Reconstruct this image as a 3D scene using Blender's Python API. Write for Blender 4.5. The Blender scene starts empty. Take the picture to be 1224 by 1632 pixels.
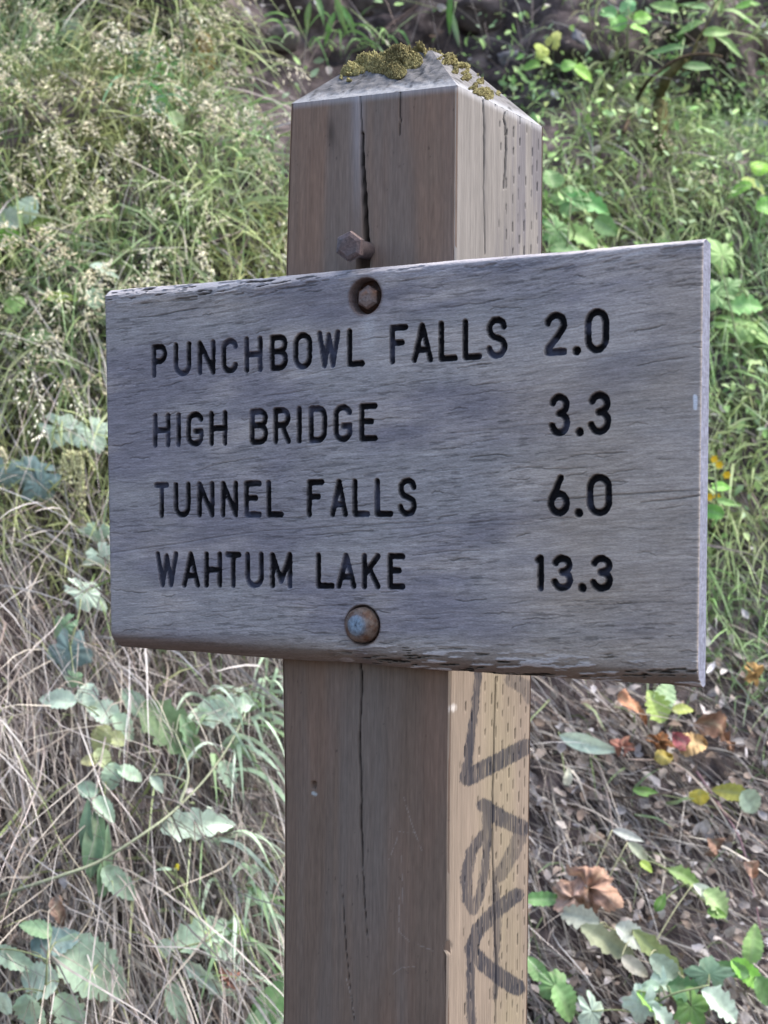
import bpy, math, random
import numpy as np
from mathutils import Matrix, Vector

random.seed(7)
rng = np.random.default_rng(11)
S = bpy.context.scene
COL = S.collection
PI = math.pi

# ------------------------------------------------------------------ camera
EYE = 1.45                                   # eye height above the trail
CAM = np.array([0.5609, -0.9471, EYE - 0.0009])
PITCH, ROLL, YAW = -0.0079, -0.0096, 0.5233
FPX = 2415.4                                 # focal length for a 1224 x 1632 frame

def rotm(rx, ry, rz):
    cx, sx, cy, sy, cz, sz = math.cos(rx), math.sin(rx), math.cos(ry), math.sin(ry), math.cos(rz), math.sin(rz)
    X = np.array([[1, 0, 0], [0, cx, -sx], [0, sx, cx]])
    Y = np.array([[cy, 0, sy], [0, 1, 0], [-sy, 0, cy]])
    Z = np.array([[cz, -sz, 0], [sz, cz, 0], [0, 0, 1]])
    return Z @ X @ Y
RM = rotm(PITCH, ROLL, YAW)
RIGHT, FWD, UP = RM[:, 0], RM[:, 1], RM[:, 2]

cam = bpy.data.cameras.new('camera')
cam_o = bpy.data.objects.new('camera', cam)
COL.objects.link(cam_o)
m = Matrix.Identity(4)
for i in range(3):
    m[i][0] = RIGHT[i]; m[i][1] = UP[i]; m[i][2] = -FWD[i]; m[i][3] = CAM[i]
cam_o.matrix_world = m
cam.sensor_fit = 'VERTICAL'
cam.sensor_height = 36.0
cam.lens = 36.0 * FPX / 1632.0
cam.clip_start = 0.02
cam.clip_end = 500
cam.dof.use_dof = True
cam.dof.focus_distance = 1.15
cam.dof.aperture_fstop = 13
S.camera = cam_o
S.render.resolution_x, S.render.resolution_y = 768, 1024

# ------------------------------------------------------------------ light: open shade under a high sky
SUN_EL, SUN_AZ = 58.0, 62.0                 # degrees; azimuth measured from +Y clockwise (towards +X)
w = bpy.data.worlds.new("World"); S.world = w; w.use_nodes = True
nt = w.node_tree; nt.nodes.clear()
sky = nt.nodes.new('ShaderNodeTexSky'); sky.sky_type = 'NISHITA'; sky.sun_disc = False
sky.sun_elevation = math.radians(SUN_EL); sky.sun_rotation = math.radians(SUN_AZ)
sky.air_density = 1.0; sky.dust_density = 3.0; sky.ozone_density = 1.0
bg = nt.nodes.new('ShaderNodeBackground'); bg.inputs['Strength'].default_value = 0.12
out = nt.nodes.new('ShaderNodeOutputWorld')
nt.links.new(sky.outputs[0], bg.inputs['Color']); nt.links.new(bg.outputs[0], out.inputs['Surface'])
sun = bpy.data.lights.new('sun', 'SUN'); sun.energy = 1.5; sun.angle = math.radians(35); sun.color = (1.0, 0.95, 0.88)
sun_o = bpy.data.objects.new('sun', sun); COL.objects.link(sun_o)
el, az = math.radians(SUN_EL), math.radians(SUN_AZ)
sd = Vector((math.sin(az) * math.cos(el), math.cos(az) * math.cos(el), math.sin(el)))
sun_o.rotation_euler = sd.to_track_quat('Z', 'Y').to_euler()
sun_o.location = (3, 2, 6)
S.view_settings.view_transform = 'Standard'
S.view_settings.look = 'None'
S.view_settings.exposure = 1.8
S.view_settings.gamma = 1.0
S.view_settings.use_curve_mapping = False

# ------------------------------------------------------------------ helpers
def srgb(r, g, b):
    c = np.array([r, g, b], float) / 255.0
    return np.where(c <= 0.04045, c / 12.92, ((c + 0.055) / 1.055) ** 2.4)

def hash2(ix, iy, seed):
    h = (ix.astype(np.int64) * 374761393 + iy.astype(np.int64) * 668265263 + seed * 974634777) & 0xffffffff
    h = ((h ^ (h >> 13)) * 1274126177) & 0xffffffff
    h = (h ^ (h >> 16)) & 0xffffffff
    return h / 4294967295.0

def vnoise(x, y, seed=0):
    x = np.asarray(x, float); y = np.asarray(y, float)
    ix, iy = np.floor(x), np.floor(y); fx, fy = x - ix, y - iy
    fx = fx * fx * (3 - 2 * fx); fy = fy * fy * (3 - 2 * fy)
    a = hash2(ix, iy, seed); b = hash2(ix + 1, iy, seed); c = hash2(ix, iy + 1, seed); d = hash2(ix + 1, iy + 1, seed)
    return (a * (1 - fx) + b * fx) * (1 - fy) + (c * (1 - fx) + d * fx) * fy

def fbm(x, y, seed=0, octv=4):
    s = 0; a = 0.5; t = 0
    for k in range(octv):
        s = s + a * vnoise(x, y, seed + k * 17); t += a; a *= 0.5; x = x * 2.03 + 5.1; y = y * 2.03 + 3.7
    return s / t

def sstep(a, b, x):
    t = np.clip((np.asarray(x, float) - a) / (b - a), 0, 1)
    return t * t * (3 - 2 * t)

def to_px(P):
    q = (np.asarray(P, float) - CAM) @ RM
    return 612 + FPX * q[..., 0] / q[..., 1], 816 - FPX * q[..., 2] / q[..., 1]

def ray(px, py):
    d = FWD + RIGHT * ((px - 612) / FPX) + UP * ((816 - py) / FPX)
    return d                                   # one metre of depth along the view axis

def on_y(px, py, y):
    d = ray(px, py); s = (y - CAM[1]) / d[1]
    return CAM + d * s

def mesh_obj(name, V, F, mat, parent=None, col=None, smooth=True, tag=None):
    """F: array (n,3) or (n,4), or a list of such arrays"""
    if not isinstance(F, list): F = [np.asarray(F)]
    F = [np.asarray(f, np.int32) for f in F if len(f)]
    me = bpy.data.meshes.new(name)
    V = np.asarray(V, np.float32)
    me.vertices.add(len(V)); me.vertices.foreach_set('co', V.ravel())
    loops = np.concatenate([f.ravel() for f in F])
    sizes = np.concatenate([np.full(len(f), f.shape[1], np.int32) for f in F])
    starts = np.concatenate([[0], np.cumsum(sizes)[:-1]]).astype(np.int32)
    me.loops.add(len(loops)); me.loops.foreach_set('vertex_index', loops)
    me.polygons.add(len(sizes)); me.polygons.foreach_set('loop_start', starts)
    me.polygons.foreach_set('use_smooth', np.full(len(sizes), bool(smooth)))
    me.update(calc_edges=True)
    if col is not None:
        at = me.attributes.new('Col', 'FLOAT_COLOR', 'POINT')
        c = np.ones((len(V), 4), np.float32); c[:, :3] = col
        at.data.foreach_set('color', c.ravel())
    me.materials.append(mat)
    o = bpy.data.objects.new(name, me); COL.objects.link(o)
    if parent: o.parent = parent
    if tag:
        for k, v in tag.items(): o[k] = v
    return o

def empty(name, loc, label=None, cat=None, group=None):
    o = bpy.data.objects.new(name, None); o.empty_display_size = 0.05
    COL.objects.link(o); o.location = Vector(tuple(float(c) for c in loc))
    if label: o['label'] = label
    if cat: o['category'] = cat
    if group: o['group'] = group
    return o

def local(root, V):
    return np.asarray(V, float) - np.array(root.location)

class Geo:
    def __init__(s): s.V = []; s.Q = []; s.T = []; s.C = []; s.n = 0
    def add(s, V, F, C):
        V = np.asarray(V, float); F = np.asarray(F)
        s.V.append(V); C = np.asarray(C, float)
        s.C.append(np.broadcast_to(C, (len(V), 3)))
        (s.Q if F.shape[1] == 4 else s.T).append(F + s.n); s.n += len(V)
    def build(s, name, mat, parent=None, smooth=True, tag=None):
        V = np.concatenate(s.V)
        if parent is not None: V = V - np.array(parent.location)
        F = []
        if s.Q: F.append(np.concatenate(s.Q))
        if s.T: F.append(np.concatenate(s.T))
        return mesh_obj(name, V, F, mat, parent, np.concatenate(s.C), smooth, tag)

def grid_faces(nx, ny):
    i = np.arange(ny - 1)[:, None] * nx + np.arange(nx - 1)[None, :]
    return np.stack([i, i + 1, i + 1 + nx, i + nx], -1).reshape(-1, 4)

def catmull(P, k=6):
    P = np.asarray(P, float)
    if len(P) < 3:
        t = np.linspace(0, 1, k + 1)[:, None]; return P[0] * (1 - t) + P[-1] * t
    Q = np.vstack([2 * P[0] - P[1], P, 2 * P[-1] - P[-2]]); r = []
    for i in range(1, len(Q) - 2):
        for t in np.linspace(0, 1, k, endpoint=False):
            a, b, c, d = Q[i - 1], Q[i], Q[i + 1], Q[i + 2]
            r.append(0.5 * ((2 * b) + (c - a) * t + (2 * a - 5 * b + 4 * c - d) * t * t + (3 * b - a - 3 * c + d) * t ** 3))
    r.append(P[-1]); return np.array(r)

def tube(P, r0, r1, sides=6, jit=0.0, col=(.1, .1, .1)):
    P = np.asarray(P, float); n = len(P)
    T = np.gradient(P, axis=0); T /= np.linalg.norm(T, axis=1)[:, None] + 1e-9
    ref = np.array([0.31, 0.2, 0.93]); A = np.cross(T, ref); A /= np.linalg.norm(A, axis=1)[:, None] + 1e-9
    B = np.cross(T, A); r = np.linspace(r0, r1, n)[:, None, None] * np.ones((n, sides, 1))
    if jit: r = r * (1 + jit * rng.uniform(-1, 1, (n, sides, 1)))
    a = np.arange(sides) * 2 * PI / sides
    V = P[:, None] + r * (np.cos(a)[None, :, None] * A[:, None] + np.sin(a)[None, :, None] * B[:, None])
    V = V.reshape(-1, 3)
    i = np.arange(n - 1)[:, None] * sides; j = np.arange(sides)[None]; k = (j + 1) % sides
    F = np.stack([i + j, i + k, i + k + sides, i + j + sides], -1).reshape(-1, 4)
    V = np.vstack([V, P[:1], P[-1:]]); e = len(V)
    jj = np.arange(sides); kk = (jj + 1) % sides
    F2 = np.vstack([np.stack([kk, jj, np.full(sides, e - 2), np.full(sides, e - 2)], 1),
                    np.stack([(n - 1) * sides + jj, (n - 1) * sides + kk, np.full(sides, e - 1), np.full(sides, e - 1)], 1)])
    return V, F, F2[:, :3], col

def add_tube(g, *a, **k):
    V, F, F2, c = tube(*a, **k)
    g.V.append(V); g.C.append(np.broadcast_to(np.asarray(c, float), (len(V), 3)))
    g.Q.append(F + g.n); g.T.append(F2 + g.n); g.n += len(V)

# ------------------------------------------------------------------ materials
def material(name, rough=0.8, noise_scale=400.0, noise_amt=0.25, bump=0.0, bump_scale=300.0, trans=0.0, stretch=(1, 1, 1),
             spec=0.3, metal=0.0):
    mt = bpy.data.materials.new(name); mt.use_nodes = True; n = mt.node_tree; n.nodes.clear(); L = n.links
    o = n.nodes.new('ShaderNodeOutputMaterial'); p = n.nodes.new('ShaderNodeBsdfPrincipled')
    p.inputs['Roughness'].default_value = rough; p.inputs['Specular IOR Level'].default_value = spec
    p.inputs['Metallic'].default_value = metal
    at = n.nodes.new('ShaderNodeAttribute'); at.attribute_name = 'Col'
    tc = n.nodes.new('ShaderNodeTexCoord'); mp = n.nodes.new('ShaderNodeMapping'); mp.inputs['Scale'].default_value = stretch
    L.new(tc.outputs['Object'], mp.inputs['Vector'])
    nz = n.nodes.new('ShaderNodeTexNoise'); nz.inputs['Scale'].default_value = noise_scale; nz.inputs['Detail'].default_value = 3
    L.new(mp.outputs[0], nz.inputs['Vector'])
    mr = n.nodes.new('ShaderNodeMapRange'); mr.inputs['From Min'].default_value = 0.25; mr.inputs['From Max'].default_value = 0.75
    mr.inputs['To Min'].default_value = 1 - noise_amt; mr.inputs['To Max'].default_value = 1 + noise_amt
    L.new(nz.outputs['Fac'], mr.inputs['Value'])
    mx = n.nodes.new('ShaderNodeVectorMath'); mx.operation = 'SCALE'
    L.new(at.outputs['Color'], mx.inputs[0]); L.new(mr.outputs[0], mx.inputs['Scale'])
    L.new(mx.outputs[0], p.inputs['Base Color'])
    if bump:
        bn = n.nodes.new('ShaderNodeTexNoise'); bn.inputs['Scale'].default_value = bump_scale; bn.inputs['Detail'].default_value = 4
        L.new(mp.outputs[0], bn.inputs['Vector'])
        b = n.nodes.new('ShaderNodeBump'); b.inputs['Distance'].default_value = bump; b.inputs['Strength'].default_value = 1.0
        L.new(bn.outputs['Fac'], b.inputs['Height']); L.new(b.outputs[0], p.inputs['Normal'])
    if trans:
        t = n.nodes.new('ShaderNodeBsdfTranslucent'); L.new(mx.outputs[0], t.inputs['Color'])
        ms = n.nodes.new('ShaderNodeMixShader'); ms.inputs[0].default_value = trans
        L.new(p.outputs[0], ms.inputs[1]); L.new(t.outputs[0], ms.inputs[2]); L.new(ms.outputs[0], o.inputs['Surface'])
    else:
        L.new(p.outputs[0], o.inputs['Surface'])
    return mt

M_board = material('weathered_board', 0.88, 1500, 0.22, 0.0004, 1100, stretch=(0.3, 1, 1), spec=0.2)
M_carve = material('blackened_groove', 0.85, 900, 0.16, 0.0003, 900, stretch=(0.12, 1, 1), spec=0.2)
M_post = material('brown_post_wood', 0.8, 700, 0.16, 0.0003, 700, stretch=(1, 1, 0.08), spec=0.25)
M_metal = material('rusty_steel', 0.55, 500, 0.35, 0.0004, 500, spec=0.4, metal=0.35)
M_moss = material('moss_green', 0.95, 600, 0.3, trans=0.15, spec=0.1)
M_soil = material('dark_soil', 0.95, 60, 0.45, 0.006, 40, spec=0.1)
M_rock = material('grey_rock', 0.85, 60, 0.3, 0.003, 50, spec=0.2)
M_grass = material('grass_blade', 0.6, 60, 0.2, trans=0.3, spec=0.25)
M_straw = material('dry_straw', 0.75, 80, 0.25, trans=0.15, spec=0.2)
M_leaf = material('leaf_surface', 0.55, 160, 0.16, 0.0006, 140, trans=0.25, spec=0.35)
M_dry = material('dead_leaf', 0.8, 120, 0.3, 0.0008, 120, trans=0.15, spec=0.2)
M_stem = material('plant_stem', 0.7, 200, 0.2, spec=0.2)
M_bark = material('mossy_bark', 0.9, 120, 0.45, 0.002, 120, spec=0.1)

# ------------------------------------------------------------------ the bank behind the sign
FH = np.array([-math.sin(YAW), math.cos(YAW), 0.0]); RH = np.array([math.cos(YAW), math.sin(YAW), 0.0])

def bank_off(u, z):
    """lumps of the bank surface, metres, + is further away"""
    b = (fbm(u * 2.1 + 3, z * 2.1, 5, 3) - 0.5) * 0.26 + (fbm(u * 9, z * 9, 9, 3) - 0.5) * 0.07
    top = sstep(2.08, 2.25, z + 0.10 * (fbm(u * 3, z * 0 + 2, 31, 3) - 0.5) * 2)
    return b + top * (0.16 - 0.42 * (z - 2.2) * 0.6) + top * (fbm(u * 7, z * 10, 51, 4) - 0.5) * 0.22

def bank_v(u, z):
    return 1.62 + 0.56 * z + 0.22 * np.clip(u, -3, 3) + bank_off(u, z)

def world(u, v, z):
    u = np.asarray(u, float)[..., None]; v = np.asarray(v, float)[..., None]; z = np.asarray(z, float)
    P = CAM * np.array([1, 1, 0]) + u * RH + v * FH
    P = P + np.stack([0 * z, 0 * z, z], -1)
    return P

def on_bank(px, py, off=0.0):
    """the place on the bank that lies along this line of sight, lifted off by a few cm"""
    d = ray(px, py)
    s = np.arange(1.4, 5.5, 0.03)
    for step in (0.03, 0.001):
        q = d[None] * s[:, None]
        hit = q @ FH >= bank_v(q @ RH, CAM[2] + q[:, 2])
        k = int(np.argmax(hit)) if hit.any() else len(s) - 1
        s0 = s[max(k, 1)]
        s = np.arange(s0 - 0.03, s0 + 0.0011, 0.001)
    return CAM + d * (s0 - off)

# one sheet: trail, bank and the hillside above it
prof_z = np.concatenate([np.zeros(28), np.linspace(0.0, 0.55, 16)[1:], np.linspace(0.55, 3.0, 210)[1:], np.linspace(3.0, 9.0, 40)[1:], np.linspace(9, 15, 14)[1:]])
flat_v = 1.62 - np.geomspace(40, 0.02, 28)
us = np.concatenate([-np.geomspace(45, 1.6, 26), np.linspace(-1.6, 1.9, 250)[1:-1], np.geomspace(1.9, 45, 26)])
nz_, nu_ = len(prof_z), len(us)
U, Zg = np.meshgrid(us, prof_z)
Vg = bank_v(U, Zg)
k = np.arange(nz_)
extra = np.zeros(nz_); extra[-53:] = 0.9 * np.maximum(0, prof_z[-53:] - 3.0) ** 1.25
Vg = Vg + extra[:, None]
Vg[:28] = flat_v[:, None] + 0.22 * np.clip(U[:28], -3, 3) + bank_off(U[:28], Zg[:28])
Zw = Zg.copy(); Zw[:27] += (fbm(U[:27] * 1.5, Vg[:27] * 1.5, 77, 4) - 0.5) * 0.06
P = world(U, Vg, Zw).reshape(-1, 3)
n1 = fbm(U * 6, Zg * 6, 21, 4).ravel(); n2 = fbm(U * 40, Zg * 40, 25, 3).ravel()
c_soil = srgb(74, 67, 68)[None] * (0.4 + n1[:, None]) + srgb(120, 110, 108)[None] * (sstep(0.5, 0.75, n2) * 0.6)[:, None]
mesh_obj('ground', P, grid_faces(nu_, nz_), M_soil, col=c_soil, tag={'kind': 'structure', 'label': 'dark earth bank rising from the trail behind the sign'})

# ------------------------------------------------------------------ signpost
POST_W = 0.14
T_BOARD = 0.026
post = empty('trail_signpost', (0, POST_W / 2, 0), 'square brown wooden post with a mossy top, holding a weathered grey distance board', 'signpost')

def edge_x(y, pts):
    zz, xx = [], []
    for (px, py) in pts:
        p = on_y(px, py, y); zz.append(p[2]); xx.append(p[0])
    zz, xx = np.array(zz), np.array(xx); o = np.argsort(zz); return zz[o], xx[o]
EL = edge_x(0, [(464.5, 165), (460, 290), (456, 431), (450.5, 1060), (453.5, 1240), (454, 1400), (452, 1632)])
ER = edge_x(0, [(728.6, 136), (726.5, 405), (717.6, 1078), (715, 1300), (714, 1632)])
EB = edge_x(POST_W, [(865, 203), (864, 395), (846, 1080), (843, 1300), (840, 1632)])
ZT_L = on_y(464.5, 165, 0)[2]; ZT_R = on_y(728.6, 136, 0)[2]; ZT_B = on_y(865, 203, POST_W)[2]
ZT_BL = ZT_L + ZT_B - ZT_R

zmin_vis = on_y(580, 1632, 0)[2] - 0.02
def rows(zt):
    return None
NZ = 760
tpar = np.concatenate([np.linspace(0, 1, 30)[:-1] * 0.5, 0.5 + np.linspace(0, 1, NZ) * 0.5])   # 0 foot .. 1 top

def zrow(t, zt):
    # lower part sparse from 0 (and a bit below ground) to zmin_vis, upper part dense
    return np.where(t < 0.5, -0.3 + (zmin_vis + 0.3) * t * 2, zmin_vis + (zt - zmin_vis) * (t - 0.5) * 2)

def seg_dist(X, Y, pts, w0=None):
    """distance to a polyline; with widths returns signed (dist - halfwidth)"""
    best = np.full(X.shape, 1e9)
    for i in range(len(pts) - 1):
        a, b = pts[i], pts[i + 1]
        dx, dy = b[0] - a[0], b[1] - a[1]; l2 = dx * dx + dy * dy + 1e-12
        t = np.clip(((X - a[0]) * dx + (Y - a[1]) * dy) / l2, 0, 1)
        d = np.hypot(X - a[0] - t * dx, Y - a[1] - t * dy)
        if len(a) > 2: d = d - (a[2] + (b[2] - a[2]) * t)
        best = np.minimum(best, d)
    return best

def noisy_line(pts, amp, seed, n=14):
    q = catmull(np.array(pts, float), 6)
    r = np.random.default_rng(seed)
    q[:, 0] += r.normal(0, amp, len(q))
    return [tuple(x) for x in q]

PV, PF_, PC = [], [], []
base_n = 0
def add_face(V, nx, ny, C):
    global base_n
    PV.append(V.reshape(-1, 3)); PF_.append(grid_faces(nx, ny) + base_n); PC.append(C.reshape(-1, 3)); base_n += nx * ny

# front face
NXF = 150
a = np.linspace(0, 1, NXF)
A, Tt = np.meshgrid(a, tpar)
zt = ZT_L + (ZT_R - ZT_L) * A
Z = zrow(Tt, zt)
xl = np.interp(Z, *EL); xr = np.interp(Z, *ER)
X = xl + (xr - xl) * A
Y = np.zeros_like(X)
px, py = to_px(np.stack([X, Y, Z], -1))
grain = fbm(X * 260, Z * 5, 3, 4); grain2 = fbm(X * 900, Z * 12, 4, 3); blot = fbm(X * 22, Z * 7, 6, 4)
d = (grain2 - 0.5) * 0.0004 + (grain - .5) * 0.0006
fine = fbm(X * 1500, Z * 160, 41, 2)
cr1 = seg_dist(px, py, noisy_line([(577, 213, 2.2), (577.5, 260, 3.0), (581, 320, 4.0), (583, 372, 4.5), (584, 396, 6.5)], 0.35, 1))
cr2 = seg_dist(px, py, noisy_line([(575, 1040, 1.3), (576, 1090, 1.3), (574, 1150, 1.0), (573, 1190, 1.6), (575, 1250, 1.2), (576, 1330, 1.2), (578, 1380, .5), (580, 1420, 0.7), (586, 1515, 0.1)], 0.4, 2))
cr3 = seg_dist(px, py, noisy_line([(638, 136, 1.0), (638, 170, 0.9), (637, 215, 0.4)], 0.3, 3))
cr4 = seg_dist(px, py, noisy_line([(545, 1410, .0), (550, 1490, 0.4), (556, 1560, 0.2), (565, 1632, 0.1)], 0.3, 4))
cr5 = seg_dist(px, py, noisy_line([(573, 135, 1.2), (575, 180, 0.8), (577, 215, 1.2)], 0.3, 5))
hole = seg_dist(px, py, [(580, 400, 10), (578, 440, 10)])
nailh = seg_dist(px, py, [(500, 1249, 4.2), (500, 1254, 3.5)])
d += 0.010 * sstep(0.8, -2.2, cr1) + 0.006 * sstep(0.6, -1.2, cr2) + 0.003 * sstep(.6, -.6, cr3) + 0.002 * sstep(.5, -.4, cr4) + 0.0015 * sstep(.8, -.8, cr5)
d += 0.014 * sstep(1, -3, hole) + 0.004 * sstep(1, -2, nailh)
# worn arrises
edge = np.minimum(A, 1 - A) * (xr - xl)
wear = 0.0016 + 0.003 * sstep(0.55, 0.8, fbm(Z * 18, A * 0 + (A > .5), 13, 3))
d += np.maximum(0, wear - edge) ** 1.0 * 0.9
Y = Y + d
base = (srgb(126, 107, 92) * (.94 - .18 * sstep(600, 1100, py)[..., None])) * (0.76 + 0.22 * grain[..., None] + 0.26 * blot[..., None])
redz = sstep(0.35, 0.85, fbm(X * 34 + 7, Z * 7 + 9, 66, 4))[..., None] * 0.45
base = base * (1 - redz) + srgb(136, 106, 88) * redz
greyz = (sstep(0.5, 0.8, fbm(X * 40 + 4, Z * 2.5, 91, 3)) * 0.5)[..., None]
base = base * (1 - greyz) + srgb(112, 106, 100) * greyz
col = base * (0.86 + 0.28 * grain2[..., None]) * (0.9 + 0.2 * fine[..., None])
# pale weathered streak beside the crack, dark spots, scratches
stk = np.exp(-((px - 570) / 9.0) ** 2) * sstep(440, 150, py) * 0.45
col = col * (1 - stk[..., None]) + srgb(170, 165, 168) * stk[..., None]
dk = np.exp(-((px - 528) / 7.0) ** 2 - ((py - 212) / 22.0) ** 2) * 0.55
col = col * (1 - dk[..., None])
kn = sstep(0.82, 0.9, fbm(X * 420 + Z * 70, Z * 170, 15, 3))[..., None] * 0.4
col = col * (1 - kn)
for cr in (cr1, cr2, cr3, cr4, cr5):
    kk = sstep(0.9, -0.6, cr)[..., None] * 0.75; col = col * (1 - kk)
chip = sstep(1.5, -1.5, seg_dist(px, py, [(499, 1264, 2.6), (503, 1266, 2.4)]))[..., None]
col = col * (1 - chip) + srgb(165, 170, 168) * chip
for pts in ([(642, 1265), (655, 1310), (672, 1355)], [(630, 1325), (662, 1327)], [(620, 1370), (632, 1340), (634, 1330)], [(636, 1430), (636, 1485), (652, 1500), (690, 1515)],
            [(552, 1560), (560, 1590), (566, 1625)], [(626, 1552), (640, 1542), (665, 1540)], [(640, 1360), (642, 1440)]):
    sc = sstep(1.1, 0.2, seg_dist(px, py, pts))[..., None] * 0.35 * (fbm(X * 400, Z * 400, 3, 2) > 0.4)[..., None]
    col = col * (1 - sc) + srgb(170, 160, 150) * sc
topb = sstep(0.006, 0.0, zt - Z)[..., None] * 0.5
col = col * (1 - topb) + srgb(170, 172, 176) * topb
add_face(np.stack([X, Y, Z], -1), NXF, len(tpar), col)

# right face
NXR = 165
a = np.linspace(0, 1, NXR)
A, Tt = np.meshgrid(a, tpar)
zt = ZT_R + (ZT_B - ZT_R) * A
Z = zrow(Tt, zt)
xf = np.interp(Z, *ER); xb = np.interp(Z, *EB)
X = xf + (xb - xf) * A
Y = POST_W * A
px, py = to_px(np.stack([X, Y, Z], -1))
grain = fbm(Y * 240, Z * 4, 103, 4); grain2 = fbm(Y * 800, Z * 14, 104, 3); blot = fbm(Y * 25, Z * 9, 106, 4)
d = (grain2 - 0.5) * 0.0004 + (grain - .5) * 0.0006
# incising dashes of the treated timber, staggered columns
pitch, colw = 0.0185, 0.0105
warp = (fbm(Y * 10, Z * 6, 8, 2) - .5) * 0.004
ci = np.floor((Y + warp * .4) / colw); cx_ = (ci + 0.5) * colw
off = (ci % 2) * 0.5 + (hash2(ci, ci * 0, 3) - .5) * 0.16
ri = np.floor(Z / pitch + off); cz_ = (ri + 0.5 - off) * pitch
rnd = hash2(ci, ri, 5)
lenh = 0.0028 + 0.0022 * hash2(ci, ri, 6)
dx = np.abs(Y + warp * .4 - cx_ - (hash2(ci, ri, 7) - .5) * 0.0034); dz = np.abs(Z - cz_ - (hash2(ci, ri, 8) - .5) * 0.007)
dash = sstep(0.00115, 0.0004, dx) * sstep(lenh, lenh - 0.0015, dz)
prob = np.where(py < 500, sstep(0.28, 0.55, A + (blot - .5) * .4) * 1.0, np.maximum(sstep(0.38, 0.5, A + (blot - .5) * .25), 0.45 * (A > .12)))
dash = dash * (rnd < prob * .97) * (0.4 + 0.6 * hash2(ci, ri, 12)) * (.6 + .6 * fbm(Y * 900, Z * 500, 19, 2))
d += dash * 0.0016
crk = seg_dist(px, py, noisy_line([(790, 1080, .7), (787, 1200, 1.1), (785, 1330, 1.2), (788, 1450, .9), (791, 1560, .8), (789, 1632, .5)], 0.3, 11))
crk = np.minimum(crk, seg_dist(px, py, noisy_line([(770, 160, .8), (772, 230, 1.0), (771, 300, .5), (773, 405, .4)], 0.3, 12)))
crk = np.minimum(crk, seg_dist(px, py, noisy_line([(804, 180, .9), (806, 240, 1.3), (803, 300, 1.0)], 0.4, 13)))
d += 0.003 * sstep(.6, -.8, crk)
edge = np.minimum(A, 1 - A) * POST_W
d += np.maximum(0, 0.0016 - edge) * 0.9
chipd = sstep(5, -4, np.hypot((px - 712), (py - 1510) * .8) - 6) * 0.003
d += chipd
X = X - d
low = sstep(420, 1000, py)[..., None]
b_up = srgb(124, 119, 114); b_lo = srgb(128, 115, 102)
base = b_up * (1 - low) + b_lo * low
base = base * (0.66 + 0.30 * grain[..., None] + 0.36 * blot[..., None])
yel = (sstep(0.4, 0.8, fbm(Y * 20, Z * 6, 55, 3)) * sstep(.2, .6, A))[..., None] * 0.5 * low
base = base * (1 - yel) + srgb(142, 132, 106) * yel
dst = (sstep(0.46, 0.68, fbm(Y * 90, Z * 7, 57, 4)) * (1 - low[..., 0]) * sstep(.25, .7, A))[..., None] * 0.55
base = base * (1 - dst) + srgb(82, 80, 90) * dst
col = base * (0.88 + 0.24 * grain2[..., None])
col = col * (1 - 0.9 * np.clip(dash * 1.3, 0, 1)[..., None])
col = col * (1 - 0.7 * sstep(.8, -.5, crk)[..., None])
# marker graffiti
marks = [
    ([(763, 1060, 4), (758, 1120, 4), (750, 1180, 4), (744, 1228, 5.5)], .8),
    ([(746, 1239, 10), (790, 1216, 9.5), (838, 1190, 9)], .72),
    ([(771, 1284, 8), (800, 1305, 9.5), (834, 1320, 9)], .7),
    ([(832, 1325, 8), (816, 1362, 8), (796, 1395, 7)], .5),
    ([(775, 1290, 5), (776, 1325, 5.5), (750, 1358, 6), (743, 1400, 6), (745, 1435, 5.5), (754, 1450, 6), (765, 1428, 5), (774, 1375, 4.5), (778, 1325, 5)], .68),
    ([(824, 1426, 8), (790, 1452, 8), (762, 1482, 8), (752, 1508, 7)], .74),
    ([(750, 1512, 7), (768, 1534, 8.5), (796, 1556, 9.5), (824, 1574, 9.5)], .78),
    ([(750, 1512, 4.5), (750, 1560, 4.5), (752, 1632, 5), (753, 1700, 5)], .72),
    ([(787, 1400, 2.5), (793, 1450, 6), (792, 1490, 3.5), (789, 1590, 2)], .55),
    ([(815, 1084, 8), (842, 1098, 9), (846, 1112, 8)], .45)]
ink = np.zeros_like(px); rag = (fbm(Y * 700, Z * 500, 61, 3) - .5) * 5 + (fbm(Y * 200, Z * 160, 62, 2) - .5) * 3
strk = (0.66 + 0.5 * fbm(Y * 500, Z * 25, 64, 3)) * (1 - .5 * sstep(.62, .72, fbm(Y * 1200, Z * 60, 65, 2)))
for pts, k_ in marks:
    pts = [(q[0], q[1], q[2] * 1.3 + .9) for q in pts]; k_ = min(.93, k_ * 1.22)
    ink = np.maximum(ink, sstep(1.6, -1.2, seg_dist(px, py, pts) + rag) * k_ * np.clip(strk, 0, 1.05))
ink = ink[..., None]
col = col * (1 - ink) + srgb(36, 39, 50) * ink
spl = sstep(4, -4, np.hypot((px - 722), (py - 1129) * 1.0) - 5 + rag)[..., None] * 0.7
col = col * (1 - spl) + srgb(205, 200, 195) * spl
topb = sstep(0.006, 0.0, zt - Z)[..., None] * 0.45
col = col * (1 - topb) + srgb(200, 200, 202) * topb
add_face(np.stack([X, Y, Z], -1), NXR, len(tpar), col)

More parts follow.
